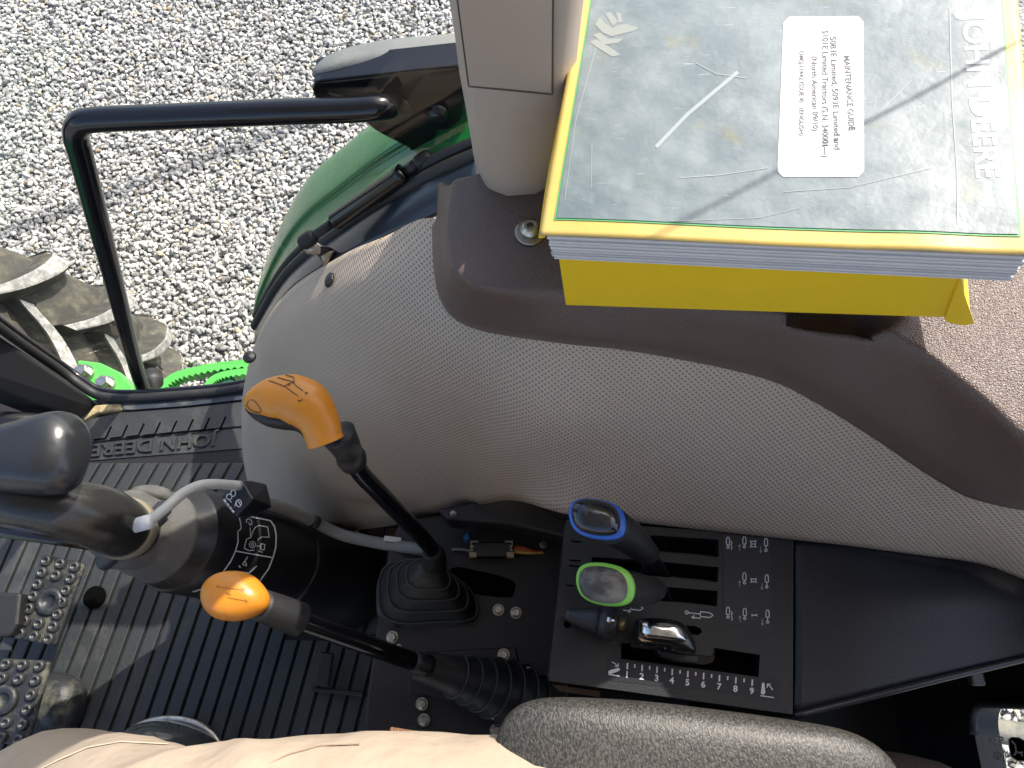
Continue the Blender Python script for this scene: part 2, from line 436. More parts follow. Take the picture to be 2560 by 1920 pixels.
arch_up = [(640, 815), (700, 712), (760, 645), (850, 578), (960, 503), (1100, 428), (1200, 385)]
arch_lo = [(636, 858), (712, 738), (792, 676), (872, 630), (970, 588), (1090, 538), (1190, 488)]
obj('door_frame', (lambda gr: gr)(grid([[PY(*p, .495) for p in arch_up], [PY((p[0] + q[0]) / 2 - 2, (p[1] + q[1]) / 2 - 2, .472) for p, q in zip(arch_up, arch_lo)], [PY(*p, .452) for p in arch_lo]], 6, 4)[:2]), mat('frame_satin', (.018, .024, .036), .24, bump=(60, .05)), cab, True, [sol(.004)])  # bluish base colour imitates sky reflected in the dark frame
for dy, r in ((0, .008), (.014, .006)):
    obj('arch_seal', tube(cr([PY(u, v, .497) + Vector((0, dy, dy * .3)) for u, v in arch_up], 8), r, 12), rubber, cab, True)
# green fender outside the door
inn = [PY(u, v, .512) for u, v in [(640, 830), (655, 790), (700, 708), (760, 641), (850, 574), (960, 499), (1100, 424), (1250, 360), (1400, 330)]]
rows = []
for dy, dz in ((0, .002), (.045, .006), (.055, .014), (.105, .012), (.122, 0), (.128, -.04)):
    rows.append([p + Vector((-.25 * dz, dy * (.55 + .45 * min(1, i / 3)), dz)) for i, p in enumerate(inn)])
gr = grid(rows, 6, 4)
obj('outer_fender', gr[:2], greenp, cab, True, [sol(.003)])
# rear window post, rear wall
obj('rear_post', box((.93, .46, .83), (.09, .08, 1.70)), black, cab, mods=[bev(.01)])
# rear wall with window opening
WX = .55
c0 = PX(2431, 1757, WX); 
def rr(x, y1, z0, r, y0=-.62, z1=1.0, n=8):
    pts = []
    for cy, cz, s in ((y1 - r, z0 + r, -90), (y1 - r, z1 - r, 0), (y0 + r, z1 - r, 90), (y0 + r, z0 + r, 180)):
        for i in range(n + 1):
            a = RAD(s + 90 * i / n); pts.append(Vector((x, cy + r * math.cos(a), cz + r * math.sin(a))))
    return pts
wy, wz = c0.y, PX(2431, 1860, WX).z
hole = rr(WX - .1, wy, wz, .035)
wall = boolean(box((WX + .02, -.05, .29), (.03, 1.1, .62)), [prism(hole, (.3, 0, 0))])
obj('rear_wall', wall, black, cab)
obj('window_seal', tube(rr(WX + .004, wy, wz, .035), .006, 8), rubber, cab, True)
glassm = bpy.data.materials.new('clear_glass'); glassm.use_nodes = True; nt = glassm.node_tree; nt.nodes.clear()
tr = nt.nodes.new('ShaderNodeBsdfTransparent'); tr.inputs[0].default_value = (.93, .96, .95, 1)
gl = nt.nodes.new('ShaderNodeBsdfGlossy'); gl.inputs['Roughness'].default_value = .02
fr = nt.nodes.new('ShaderNodeFresnel'); geo = nt.nodes.new('ShaderNodeNewGeometry'); iom = nt.nodes.new('ShaderNodeMapRange')
iom.inputs[3].default_value = 1.45; iom.inputs[4].default_value = 1 / 1.45; nt.links.new(geo.outputs['Backfacing'], iom.inputs[0]); nt.links.new(iom.outputs[0], fr.inputs[0])
mx = nt.nodes.new('ShaderNodeMixShader'); oo = nt.nodes.new('ShaderNodeOutputMaterial')
nt.links.new(fr.outputs[0], mx.inputs[0]); nt.links.new(tr.outputs[0], mx.inputs[1]); nt.links.new(gl.outputs[0], mx.inputs[2]); nt.links.new(mx.outputs[0], oo.inputs[0])

rw = thing('rear_window', 'clear rear window pane with maker emblem at its rounded lower corner', 'window', (WX, wy - .2, wz))
obj('pane', (rr(WX + .012, wy, wz, .035), [tuple(range(36))]), glassm, rw)
def onwin(u, v): return PX(u, v, WX + .008)
shield = [(2523, 1850), (2530, 1845), (2548, 1846), (2560, 1853), (2575, 1858), (2578, 1895), (2560, 1902), (2542, 1900), (2528, 1890), (2524, 1868)]
obj('emblem_rim', fills([[(2550 + (x - 2550) * 1.1, 1873 + (y - 1873) * 1.1) for x, y in shield]], plane := (lambda u, v: PX(u, v, WX + .009))), white, rw)
obj('emblem', fills([shield], lambda u, v: PX(u, v, WX + .0075)), voidm, rw)
obj('emblem_mark', strokes([[(2529, 1852), (2538, 1862), (2540, 1875), (2538, 1884)], [(2538, 1878), (2548, 1882), (2557, 1880)], [(2534, 1888), (2541, 1884)], [(2552, 1882), (2556, 1890)]], 4, lambda u, v: PX(u, v, WX + .006)), white, rw)
obj('etched_mark', join(strokes([circ(2493, 1889, 9)], 1.6, onwin), strokes([[(2489, 1886), (2497, 1887)], [(2489, 1891), (2497, 1892)], [(2508, 1880), (2509, 1905)], [(2513, 1884), (2515, 1903)]], 2, onwin)), mat('etched_grey', (.10, .11, .14), .6), rw)
obj('etched_script', strokes([[(2492, 1842), (2506, 1844), (2507, 1850), (2493, 1852)], [(2473, 1842), (2478, 1850)], [(2472, 1853), (2476, 1856)]], 5, onwin), white, rw)

# ------------------------------------------------------------------ pillar cover
YF = .385
pl = [(1096, -90), (1110, 0), (1134, 140), (1147, 240), (1162, 318), (1183, 440), (1190, 480)]
prr = [(1490, -90), (1470, 0), (1452, 140), (1440, 240), (1436, 318), (1424, 440), (1420, 480)]
secs = []
for (ul, vl), (ur, vr) in zip(pl, prr):
    A, B = PY(ul, vl, YF), PY(ur, vr, YF); w = B.x - A.x
    bulge = -.012 if vl > 300 else 0
    sec = [A + Vector((0, .125, 0)), A + Vector((0, .02, 0)), A + Vector((.010, .002 + bulge * .4, 0)), A + Vector((w * .35, bulge, 0)), A + Vector((w * .65, bulge, 0)), B + Vector((-.012, .002 + bulge * .4, 0)), B + Vector((0, .02, 0)), B + Vector((0, .125, 0))]
    secs.append(sec)
dz = secs[0][0].z
for z in (1.2, 1.62):
    secs.insert(0, [Vector((p.x - .01 * (z - dz), p.y + .03 * (z - dz), z)) for p in secs[1 if z == 1.62 else 0]])
pv = quad_loft(secs)
pco = obj('post_cover', pv, taupe, cab, True, [bev(.004, 2)])
ip = [(1138, -40), (1172, 216), (1381, 236), (1383, -40)]
f = plane_y = lambda u, v, y=YF - .0008: PY(u, v, y)
obj('panel_line', strokes([[ip[0], ip[1], ip[2], ip[3]]], 4.5, lambda u, v: PY(u, v, YF - .0016)), taupe_edge, pco)
obj('inset_panel', prism([PY(u, v, YF - .0022) for u, v in [(1143, -40), (1176, 213), (1378, 232), (1380, -40)]], (0, .0018, 0)), taupe, pco)

# ------------------------------------------------------------------ wheel arch liner (perforated beige)
bm_ = bpy.data.materials.new('perforated_beige'); bm_.use_nodes = True; nt = bm_.node_tree; b = nt.nodes['Principled BSDF']
b.inputs['Roughness'].default_value = .62
uvn = nt.nodes.new('ShaderNodeUVMap'); mp = nt.nodes.new('ShaderNodeMapping'); mp.inputs['Scale'].default_value = (265, 265, 1); mp.inputs['Rotation'].default_value = (0, 0, RAD(45))
nt.links.new(uvn.outputs[0], mp.inputs[0])
frc = nt.nodes.new('ShaderNodeVectorMath'); frc.operation = 'FRACTION'; nt.links.new(mp.outputs[0], frc.inputs[0])
sb = nt.nodes.new('ShaderNodeVectorMath'); sb.operation = 'SUBTRACT'; sb.inputs[1].default_value = (.5, .5, 0); nt.links.new(frc.outputs[0], sb.inputs[0])
ln = nt.nodes.new('ShaderNodeVectorMath'); ln.operation = 'LENGTH'; nt.links.new(sb.outputs[0], ln.inputs[0])
dot = nt.nodes.new('ShaderNodeMapRange'); dot.inputs[1].default_value = .17; dot.inputs[2].default_value = .30; dot.inputs[3].default_value = 1; dot.inputs[4].default_value = 0
nt.links.new(ln.outputs['Value'], dot.inputs[0])
sx = nt.nodes.new('ShaderNodeSeparateXYZ'); nt.links.new(uvn.outputs[0], sx.inputs[0])
# the front curve of the liner is plain woven, the flank is punched
fade = nt.nodes.new('ShaderNodeMapRange'); fade.interpolation_type = 'SMOOTHSTEP'; fade.inputs[1].default_value = .16; fade.inputs[2].default_value = .34; fade.inputs[3].default_value = .12; fade.inputs[4].default_value = 1
nt.links.new(sx.outputs[0], fade.inputs[0])
ml = nt.nodes.new('ShaderNodeMath'); ml.operation = 'MULTIPLY'; nt.links.new(dot.outputs[0], ml.inputs[0]); nt.links.new(fade.outputs[0], ml.inputs[1])
nz = nt.nodes.new('ShaderNodeTexNoise'); nz.inputs['Scale'].default_value = 6; nz.inputs['Detail'].default_value = 6; nt.links.new(uvn.outputs[0], nz.inputs['Vector'])
cr_ = nt.nodes.new('ShaderNodeValToRGB'); cr_.color_ramp.elements[0].position = .3; cr_.color_ramp.elements[1].position = .75
cr_.color_ramp.elements[0].color = (.435, .345, .268, 1); cr_.color_ramp.elements[1].color = (.50, .40, .315, 1); nt.links.new(nz.outputs[0], cr_.inputs[0])
mx = nt.nodes.new('ShaderNodeMix'); mx.data_type = 'RGBA'; mx.inputs[7].default_value = (.17, .135, .105, 1)
nt.links.new(ml.outputs[0], mx.inputs[0]); nt.links.new(cr_.outputs[0], mx.inputs[6]); nt.links.new(mx.outputs[2], b.inputs['Base Color'])
# woven ribs as fine relief
wv = nt.nodes.new('ShaderNodeTexWave'); wv.inputs['Scale'].default_value = 150; wv.bands_direction = 'DIAGONAL'; wv.inputs['Distortion'].default_value = 3; wv.inputs['Detail Scale'].default_value = .4; nt.links.new(uvn.outputs[0], wv.inputs['Vector'])
bp = nt.nodes.new('ShaderNodeBump'); bp.inputs['Strength'].default_value = .3; bp.inputs['Distance'].default_value = .0008
nt.links.new(wv.outputs[1], bp.inputs['Height']); nt.links.new(bp.outputs[0], b.inputs['Normal'])

top = [(604, 1080, .07), (607, 985, .16), (640, 852, .27), (715, 733, .39), (850, 641, .49), (960, 592, .55), (1082, 545, .60), (1210, 640, .64), (1400, 780, .645), (1600, 815, .645), (1850, 860, .645), (2050, 950, .64), (2200, 1040, .635), (2350, 1140, .63), (2480, 1200, .63), (2680, 1225, .63), (3100, 1230, .64), (3800, 1230, .66)]
bot = [(655, 1290, .0), (690, 1310, .0), (770, 1320, .02), (850, 1328, .06), (950, 1318, .10), (1040, 1302, .16), (1120, 1274, .24), (1200, 1262, .30), (1290, 1252, .36), (1440, 1290, .44), (1700, 1318, .46), (1900, 1340, .465), (2100, 1362, .47), (2300, 1388, .475), (2460, 1412, .48), (2680, 1480, .49), (3100, 1500, .49), (3800, 1500, .49)]
mid1 = [(608, 1150, .05), (615, 1080, .14), (660, 955, .27), (740, 850, .39), (870, 770, .49), (980, 730, .545), (1095, 690, .585), (1220, 760, .60), (1390, 900, .60), (1610, 950, .60), (1860, 1000, .595), (2060, 1070, .59), (2210, 1140, .585), (2360, 1215, .585), (2490, 1265, .585), (2680, 1300, .59), (3100, 1310, .60), (3800, 1310, .61)]
mid2 = [(628, 1240, .01), (655, 1220, .06), (715, 1160, .17), (800, 1100, .28), (915, 1040, .38), (1015, 1010, .44), (1110, 985, .49), (1210, 1000, .51), (1350, 1070, .53), (1580, 1110, .535), (1870, 1160, .535), (2080, 1215, .535), (2250, 1265, .535), (2380, 1305, .54), (2480, 1340, .54), (2680, 1390, .545), (3100, 1400, .55), (3800, 1400, .55)]
gr = grid([[P(*p) for p in r] for r in (top, mid1, mid2, bot)], 6, 8)
luv = [(u_[0] if False else p.x * .97 + .42, .62 * p.y + .78 * p.z) for p, u_ in zip(gr[0], gr[2])]
liner = obj('wheel_arch_liner', gr[:2], bm_, cab, True, [sol(.003)], uv=luv)
cur_ = [P(*p) + Vector((0, .022, .03 if i_ > 10 else .012)) for i_, p in enumerate(bot)]
obj('inner_fender', (cur_ + [Vector((p.x, p.y, -.02)) for p in cur_] , [(i, i + 1, i + 1 + len(bot), i + len(bot)) for i in range(len(bot) - 1)]), black, cab, mods=[sol(.003, 1)])  # unseen black curtain added behind the liner to block leaking sun
lin = surf(gr[:2], .002); linb = surf(gr[:2], .005)
for u, v, r in ((829, 702, .0085), (624, 893, .0085)):
    q = lin(u, v)
    if q is None: q = P(u, v, .3)
    q2 = surf(gr[:2], .006)(u, v) or q + Vector((0, 0, .004))
    obj('push_pin', lathe(q, q2, [(0, r), (.5, r * .95), (.9, r * .6), (.92, r * .3), (1.0, r * .25)], 20), black, liner, True)

# ================================================================== brown side tray on the fender
brown = mat('brown_grained_plastic', (.098, .066, .056), .36, bump=(900, .5, 1), var=(10, .06))
CZ, CS = .682, .13                         # height and rearward rise of the tray top
ctop = plane_at(CZ, CS)
T_ = [(1128, 452), (1116, 520), (1116, 600), (1132, 668), (1178, 708), (1260, 726), (1400, 733), (1600, 750), (1900, 788), (2050, 810), (2160, 822), (2300, 880), (2450, 992), (2640, 1135), (3050, 1225), (3700, 1250)]
B_ = [(1096, 455), (1091, 545), (1092, 645), (1104, 732), (1142, 792), (1230, 827), (1400, 849), (1600, 873), (1900, 933), (2055, 1003), (2200, 1091), (2350, 1190), (2460, 1241), (2680, 1275), (3100, 1285), (3780, 1290)]
F_ = [(1205, 432), (1240, 440), (1265, 450), (1290, 460), (1320, 470), (1360, 480), (1470, 480), (1650, 480), (1900, 480), (2080, 480), (2200, 480), (2330, 480), (2480, 480), (2700, 480), (3050, 480), (3700, 480)]
def px_dense(l, n=4): return [(p.x, p.y) for p in cr([Vector((a, b, 0)) for a, b in l], n)]
T_, B_, F_ = px_dense(T_), px_dense(B_), px_dense(F_)
def mixp(a, b, t): return tuple(x + (y - x) * t for x, y in zip(a, b))
rows = []
rows.append([ctop(u, v) + Vector((0, .07 * min(1, j_ / 24), 0)) for j_, (u, v) in enumerate(F_)])
rows.append([ctop(*mixp(f, t, .5)) for f, t in zip(F_, T_)])
rows.append([ctop(*mixp(f, t, .88)) for f, t in zip(F_, T_)])
rows.append([ctop(*t) + Vector((0, 0, -.004)) for t in T_])
bz = lerp_list([.60, .605, .61, .615, .618, .62, .622, .622, .618, .61, .605, .602, .602, .602, .61, .62], len(B_))
Bp = [(linb(*b_) or P(b_[0], b_[1], z + .003)) for b_, z in zip(B_, bz)]
rows.append([r.lerp(b_, .3) + Vector((0, -.004, .002)) for r, b_ in zip(rows[3], Bp)])
rows.append([r.lerp(b_, .75) + Vector((0, -.006, .006)) for r, b_ in zip(rows[3], Bp)])
rows.append(Bp)
gr = grid(rows, 2, 5)
V = gr[0]
def dent(c, rx, ry, depth, rim=0.0):
    for p in V:
        q = ((p.x - c.x) / rx) ** 2 + ((p.y - c.y) / ry) ** 2
        if p.z < CZ + CS * p.x - .006: continue
        if q < 1: p.z -= depth * (1 - q ** 3)
        elif q < 2: p.z += rim * math.sin((2 - q) * math.pi) 
tray = thing('fender_tray', 'dark brown grained plastic tray on the fender under the manuals', 'storage tray', ctop(1700, 700))
trayg = gr
dent(ctop(2098, 772), .036, .026, .03, .003)
# shallow channel along the rear ridge
for p in V:
    if p.x > .30:
        a, c = ctop(2300, 880), ctop(2640, 1135); d = (c - a); d.z = 0; d.normalize(); w = p - a; w.z = 0
        s = w.cross(d).z; 
        if -.022 < -s < .0: pass
tb = obj('tray_body', gr[:2], brown, tray, True, [sol(.004)])
q = ctop(1325, 583)
obj('screw_washer', lathe(q, q + Vector((0, 0, .003)), [(0, .0125), (.8, .012), (1, .0105)], 28), mat('washer_metal', (.30, .27, .22), .4, 1), tray, True)
obj('socket_screw', boolean(lathe(q + Vector((0, 0, .003)), q + Vector((0, 0, .011)), [(0, .008), (.5, .008), (.9, .006), (1, .005)], 28), [lathe(q + Vector((0, 0, .006)), q + Vector((0, 0, .02)), [(0, .003), (1, .003)], 6)]), boltm, tray)

# ================================================================== manuals
BZ, BS = .784, .18
bk = plane_at(BZ, BS)
n_b = Vector((-BS, 0, 1)).normalized()
bl, br = bk(1391, 547), bk(2544, 590)
ex = (br - bl).normalized(); ey = n_b.cross(ex).normalized()
def onb(x, y, h=0): return bl + ex * x + ey * y + n_b * h         # book frame: origin at inner frame corner
X0, X1, Y0, Y1 = -.009, (br - bl).length + .010, -.012, .208
um = thing('maintenance_manual', 'maintenance guide with scuffed clear cover, yellow border and white label, on top', 'manual', onb(.13, .1, -.04))
# cover sheet, slightly wavy, curled at the outer corner
nx, ny = 90, 66
def cov(x, y):
    s, t = (x - X0) / (X1 - X0), (y - Y0) / (Y1 - Y0)
    w = .0008 * math.sin(9 * s + 3 * t) * math.sin(5 * t + 1) + .0016 * max(0, s - .55) * math.sin(26 * s + 7 * t) * (1 - t) ** 2
    return onb(x, y, w + .006 * max(0, s - .8) ** 1.5 * (1 - t))
CV = [cov(X0 + (X1 - X0) * i / nx, Y0 + (Y1 - Y0) * j / ny) for j in range(ny + 1) for i in range(nx + 1)]
CF = [(j * (nx + 1) + i, j * (nx + 1) + i + 1, (j + 1) * (nx + 1) + i + 1, (j + 1) * (nx + 1) + i) for j in range(ny) for i in range(nx)]
CUV = [((X1 - X0) * i / nx, (Y1 - Y0) * j / ny) for j in range(ny + 1) for i in range(nx + 1)]
cover = obj('cover', (CV, CF), yellowc, um, True, [sol(.0012)], uv=CUV)
# blue-grey field of the cover under scuffed plastic
fm = bpy.data.materials.new('scuffed_plastic_cover'); fm.use_nodes = True; nt = fm.node_tree; b = nt.nodes['Principled BSDF']
tc = nt.nodes.new('ShaderNodeUVMap'); b.inputs['Roughness'].default_value = .34; b.inputs['Coat Weight'].default_value = .25; b.inputs['Coat Roughness'].default_value = .25
def noise(sc, det=6, st=(1, 1, 1), rot=0, rough=.6):
    mp = nt.nodes.new('ShaderNodeMapping'); mp.inputs['Scale'].default_value = st; mp.inputs['Rotation'].default_value = (0, 0, RAD(rot)); nt.links.new(tc.outputs[0], mp.inputs[0])
    n = nt.nodes.new('ShaderNodeTexNoise'); n.inputs['Scale'].default_value = sc; n.inputs['Detail'].default_value = det; n.inputs['Roughness'].default_value = rough; nt.links.new(mp.outputs[0], n.inputs['Vector']); return n.outputs[0]
def ramp(src, a, b_, c0=0, c1=1):
    r = nt.nodes.new('ShaderNodeMapRange'); r.inputs[1].default_value = a; r.inputs[2].default_value = b_; r.inputs[3].default_value = c0; r.inputs[4].default_value = c1; nt.links.new(src, r.inputs[0]); return r.outputs[0]
def mixc(fac, a, col):
    m_ = nt.nodes.new('ShaderNodeMix'); m_.data_type = 'RGBA'; nt.links.new(fac, m_.inputs[0]); nt.links.new(a, m_.inputs[6]); m_.inputs[7].default_value = (*col, 1); return m_.outputs[2]
rg = nt.nodes.new('ShaderNodeRGB'); rg.outputs[0].default_value = (.115, .15, .165, 1); cur = rg.outputs[0]
cur = mixc(ramp(noise(28, 8), .42, .75), cur, (.19, .23, .24))
cur = mixc(ramp(noise(22, 3), .60, .72, 0, .55), cur, (.20, .19, .09))
cur = mixc(ramp(noise(9, 8, (1, 1, 1), 0, .75), .52, .8, 0, .45), cur, (.42, .45, .45))
for rot, stx in ((35, 1), (-20, 1), (80, 1), (8, 1)):
    cur = mixc(ramp(noise(40, 2, (1, 22, 1), rot), .735, .76, 0, .5), cur, (.62, .65, .66))
nt.links.new(cur, b.inputs['Base Color'])
bp = nt.nodes.new('ShaderNodeBump'); bp.inputs['Strength'].default_value = .35; bp.inputs['Distance'].default_value = .003; nt.links.new(noise(30, 4), bp.inputs['Height']); nt.links.new(bp.outputs[0], b.inputs['Normal'])
nt.links.new(ramp(noise(60, 5), .35, .7, .34, .6), b.inputs['Roughness'])
WB = (br - bl).length
def sheet(x0, x1, y0, y1, h, n1=60, n2=44):
    V = [cov(x0 + (x1 - x0) * i / n1, y0 + (y1 - y0) * j / n2) + n_b * h for j in range(n2 + 1) for i in range(n1 + 1)]
    Fc = [(j * (n1 + 1) + i, j * (n1 + 1) + i + 1, (j + 1) * (n1 + 1) + i + 1, (j + 1) * (n1 + 1) + i) for j in range(n2) for i in range(n1)]
    return V, Fc, [(x0 + (x1 - x0) * i / n1, y0 + (y1 - y0) * j / n2) for j in range(n2 + 1) for i in range(n1 + 1)]
s_ = sheet(-.0012, WB + .0012, -.0012, .197, .0005, 40, 40)
obj('green_rule', s_[:2], mat('green_ink', (.10, .38, .14), .5), cover, True)
s_ = sheet(0, WB, 0, .196, .0010)
fld = obj('cover_field', s_[:2], fm, cover, True, uv=s_[2])
fs = surf(s_[:2], .0002)
# white paper label with printed text (reads downwards in the photograph)
def lab_cell(i, j, n1=14, n2=26):
    a_, c_ = i / n1, j / n2
    if (i in (0, n1)) and (j in (0, n2)): a_ += (.035 if i == 0 else -.035); c_ += (.016 if j == 0 else -.016)
    return (1959 - 16 * c_ + (200 + 17 * c_) * a_, 43 - 2 * a_ + (400 + 2 * a_) * c_)
LG = surf(s_[:2], .0003)
obj('paper_label', ([LG(*lab_cell(i, j)) for j in range(27) for i in range(15)], [(j * 15 + i, j * 15 + i + 1, j * 15 + i + 16, j * 15 + i + 15) for j in range(26) for i in range(14)]), labelm, cover, True)
lf = surf(s_[:2], .0005)
ink = mat('grey_ink', (.09, .085, .10), .7); pencil = mat('faint_pencil', (.50, .48, .50), .8)
def fit_text(name, body, u, v0, v1, cap, sl, mt, bold, pr):
    V_ = text_local(body, bold)[0]; w = max(p.x for p in V_) - min(p.x for p in V_); e = (v1 - v0) / w; k = cap / .70
    return obj(name, lettering(body, u, (v0 + v1) / 2, (e * sl, e), (k, -k * .04), pr, bold), mt, cover)
for body, u, v0, v1, cap, sl in [('MAINTENANCE GUIDE', 2122, 140, 326, 15, .07), ('5083E Limited, 5093E Limited and', 2087, 93, 375, 15, .04), ('5101E Limited Tractors (S.N. 340001—)', 2062, 77, 394, 15, .0), ('(North American 09/10)', 2036, 142, 328, 14, .02), ('OMSJ11442 ISSUE I0   (ENGLISH)', 2003, 128, 340, 11, .0)]:
    fit_text('label_text', body, u, v0, v1, cap, sl, ink, .014, lf)
fit_text('label_text', 'av coca sam  AR=12 on 20', 1976, 58, 330, 13, -.03, pencil, 0, lf)
fit_text('title_lettering', 'JOHN DEERE', 2448, 32, 448, 58, .09, mat('faded_silver_print', (.36, .40, .41), .5), .022, fs)
deer = [[(1488, 62), (1500, 42), (1512, 58), (1530, 70), (1560, 60), (1598, 70), (1585, 78), (1560, 84), (1530, 92), (1506, 82)], [(1482, 88), (1500, 82), (1520, 98), (1560, 96), (1545, 108), (1512, 112)], [(1474, 106), (1492, 98), (1530, 122), (1552, 138), (1530, 142), (1500, 124)], [(1512, 34), (1526, 30), (1545, 55), (1532, 66)], [(1540, 30), (1552, 34), (1556, 56), (1546, 58)]]
obj('leaping_emblem', fills(deer, fs), mat('faded_emblem_print', (.23, .255, .245), .4), cover)
obj('scratch', strokes([([(1640, 368), (1720, 285), (1845, 180)], 9)], 3, surf(s_[:2], .0002)), mat('scuff_white', (.28, .32, .33), .4), cover)
for ln_, w_ in [([(2374, 20), (2380, 250), (2392, 420), (2394, 560)], 3), ([(1740, 158), (1790, 185), (1868, 196)], 2), ([(1700, 445), (1800, 438), (1920, 420)], 2), ([(1500, 560), (1900, 545), (2000, 520)], 1.4), ([(1412, 500), (1440, 300), (1490, 120)], 1.6), ([(1480, 360), (1478, 470)], 1.6), ([(2150, 330), (2220, 260), (2280, 200)], 1.5), ([(1960, 480), (2120, 470), (2330, 420)], 1.5)]:
    obj('scratch', strokes([(ln_, w_)], 3, surf(s_[:2], .00025)), mat('scuff_line', (.28, .31, .31), .45), cover)
# pages
def slab(x0, x1, y0, y1, h0, h1, jit=0.0):
    top_ = [onb(x0, y0, h1), onb(x1, y0, h1), onb(x1, y1, h1), onb(x0, y1, h1)]
    return prism(top_, n_b * (h0 - h1))
hh = -.0016
for i in range(24):
    th = [.0010, .0014, .0017, .0012][i % 4]; j = random.uniform(-.0007, .0007) + .0008 * math.sin(i * .9)
    mt = [pagem, mat('page_paper_grey', (.50, .49, .50), .8), mat('page_paper_cream', (.58, .52, .40), .8)][0 if i > 3 and i % 3 else (2 if i < 2 else 1)]
    obj('page_block', slab(X0 + .004 + j, X1 - .002 + j, Y0 + .0025 + abs(j), Y1 - .002, hh - th, hh), mt, um); hh -= th + .00003
# lower book, yellow
lz = hh
yb = thing('yellow_manual', 'thick yellow manual lying under the maintenance guide', 'manual', onb(.13, .1, lz - .05))
lowp = [PY(1388, 668, .270), PY(2488, 694, .262)]
bot_l, bot_r = PY(1414, 764, .268), PY(2366, 792, .252)
def lower(h0):   # outline in the book frame
    return None
tl = onb(X0 + .007, Y0 + .0045, lz); trr = onb(X1 - .028, Y0 + .0055, lz)
fl, frn = PY(1414, 764, tl.y - .001), PY(2428, 797, trr.y - .003)
bk_l, bk_r = onb(X0 + .007, Y1 - .01, lz), onb(X1 - .028, Y1 - .01, lz)
bl2, br2 = Vector((bk_l.x + .01, bk_l.y, CZ + CS * bk_l.x + .004)), Vector((bk_r.x - .012, bk_r.y, CZ + CS * bk_r.x + .004))
YV = [fl, frn, br2, bl2, tl, trr, bk_r, bk_l]
YF_ = [(0, 3, 2, 1), (4, 5, 6, 7), (0, 1, 5, 4), (1, 2, 6, 5), (2, 3, 7, 6), (3, 0, 4, 7)]
obj('spine_cover', (YV, YF_), yellow, yb, mods=[bev(.0012, 2)])
# flap of the cover bent out at the rear corner, and a lifted strip along the left edge
obj('bent_flap', prism([frn + Vector((-.018, -.001, .0006)), trr + Vector((0, -.001, -.001)), trr + Vector((.0006, -.002, -.003)), frn + Vector((.002, -.003, -.001)), frn + Vector((-.003, -.003, -.004)), frn + Vector((-.014, -.002, -.002))], (0, .0012, 0)), yellow, yb)
lf_l = [onb(X0 - .001, Y0 - .001, -.002), onb(X0 - .003, Y0 + .05, -.006), onb(X0 - .001, Y0 + .12, -.004), onb(X0 + .002, Y1, -.004)]
lf_r = [onb(X0 + .003, Y0 - .001, -.001), onb(X0 + .003, Y0 + .05, -.001), onb(X0 + .003, Y0 + .12, -.001), onb(X0 + .004, Y1, -.001)]
gr = grid([lf_l, lf_r], 8, 2); obj('torn_edge', gr[:2], yellow, um, True, [sol(.001)])
# clear plastic sleeve corner projecting over the rear end

# ================================================================== floor mat
fmz = .006
mt_ = thing('floor_mat', 'black ribbed rubber floor mat with raised lettering along the door sill', 'floor mat', (-.5, .1, 0))
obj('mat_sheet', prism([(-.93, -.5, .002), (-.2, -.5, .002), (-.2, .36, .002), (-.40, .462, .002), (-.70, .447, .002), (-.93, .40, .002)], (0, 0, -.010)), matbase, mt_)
def rib(x0, y0, x1, y1, w, h=.0055):
    d = Vector((x1 - x0, y1 - y0, 0)).normalized(); n_ = Vector((w / 2, 0, 0))
    a, c = Vector((x0, y0, h + .002)), Vector((x1, y1, h + .002))
    return prism([a - n_, a + n_, c + n_, c - n_], (0, 0, -h - .002))
pa, pb = P(467, 1478, 0), P(358, 1793, 0); sA = (pa.x - pb.x) / (pa.y - pb.y)
qa, qb = P(562, 1131, 0), P(526, 1199, 0); sB = (qa.x - qb.x) / (qa.y - qb.y)
ymid = .245
for k in range(-14, 17):
    xm = -.50 + k * .0232
    if xm < -.95 or xm > -.15: continue
    lo = -.45
    w = .0188
    if xm < -.30: obj('rib', rib(xm + sA * (lo - ymid), lo, xm, ymid, w), matrub, mt_, mods=[bev(.0015, 2)])
    else:
        for y0, y1 in ((lo, .075), (.083, .125), (.137, .19)):
            obj('rib', rib(xm + sA * (y0 - ymid), y0, xm + sA * (y1 - ymid), y1, w), matrub, mt_, mods=[bev(.0015, 2)])
    if xm < -.39: obj('rib', rib(xm, ymid + .004, xm + sB * (.345 - ymid), .345, w), matrub, mt_, mods=[bev(.0015, 2)])
# raised border with tabs and lettering
obj('border_strip', prism(zpoly([(205, 1052), (300, 1030), (470, 1018), (640, 1000), (640, 1062), (420, 1082), (205, 1108)], .008), (0, 0, -.008)), matrub, mt_, mods=[bev(.001, 1)])
obj('letter_field', prism(zpoly([(150, 1112), (640, 1066), (640, 1118), (140, 1158)], .0042), (0, 0, -.004)), matrub, mt_)
for k in range(8):
    u = 246 + k * 41; v = 1092 - k * 3.6
    obj('tab_groove', strokes([[(u + 32, v - 26), (u + 18, v + 4), (u - 12, v + 8)]], 4.5, plane_at(.0086)), voidm, mt_)
vf = lettering('JOHN DEERE', 386, 1112, (-55, 5.0), (-6, 44), plane_at(.0048), .008)
obj('raised_lettering', face_cam(vf), matrub, mt_, mods=[sol(.004, 1)])

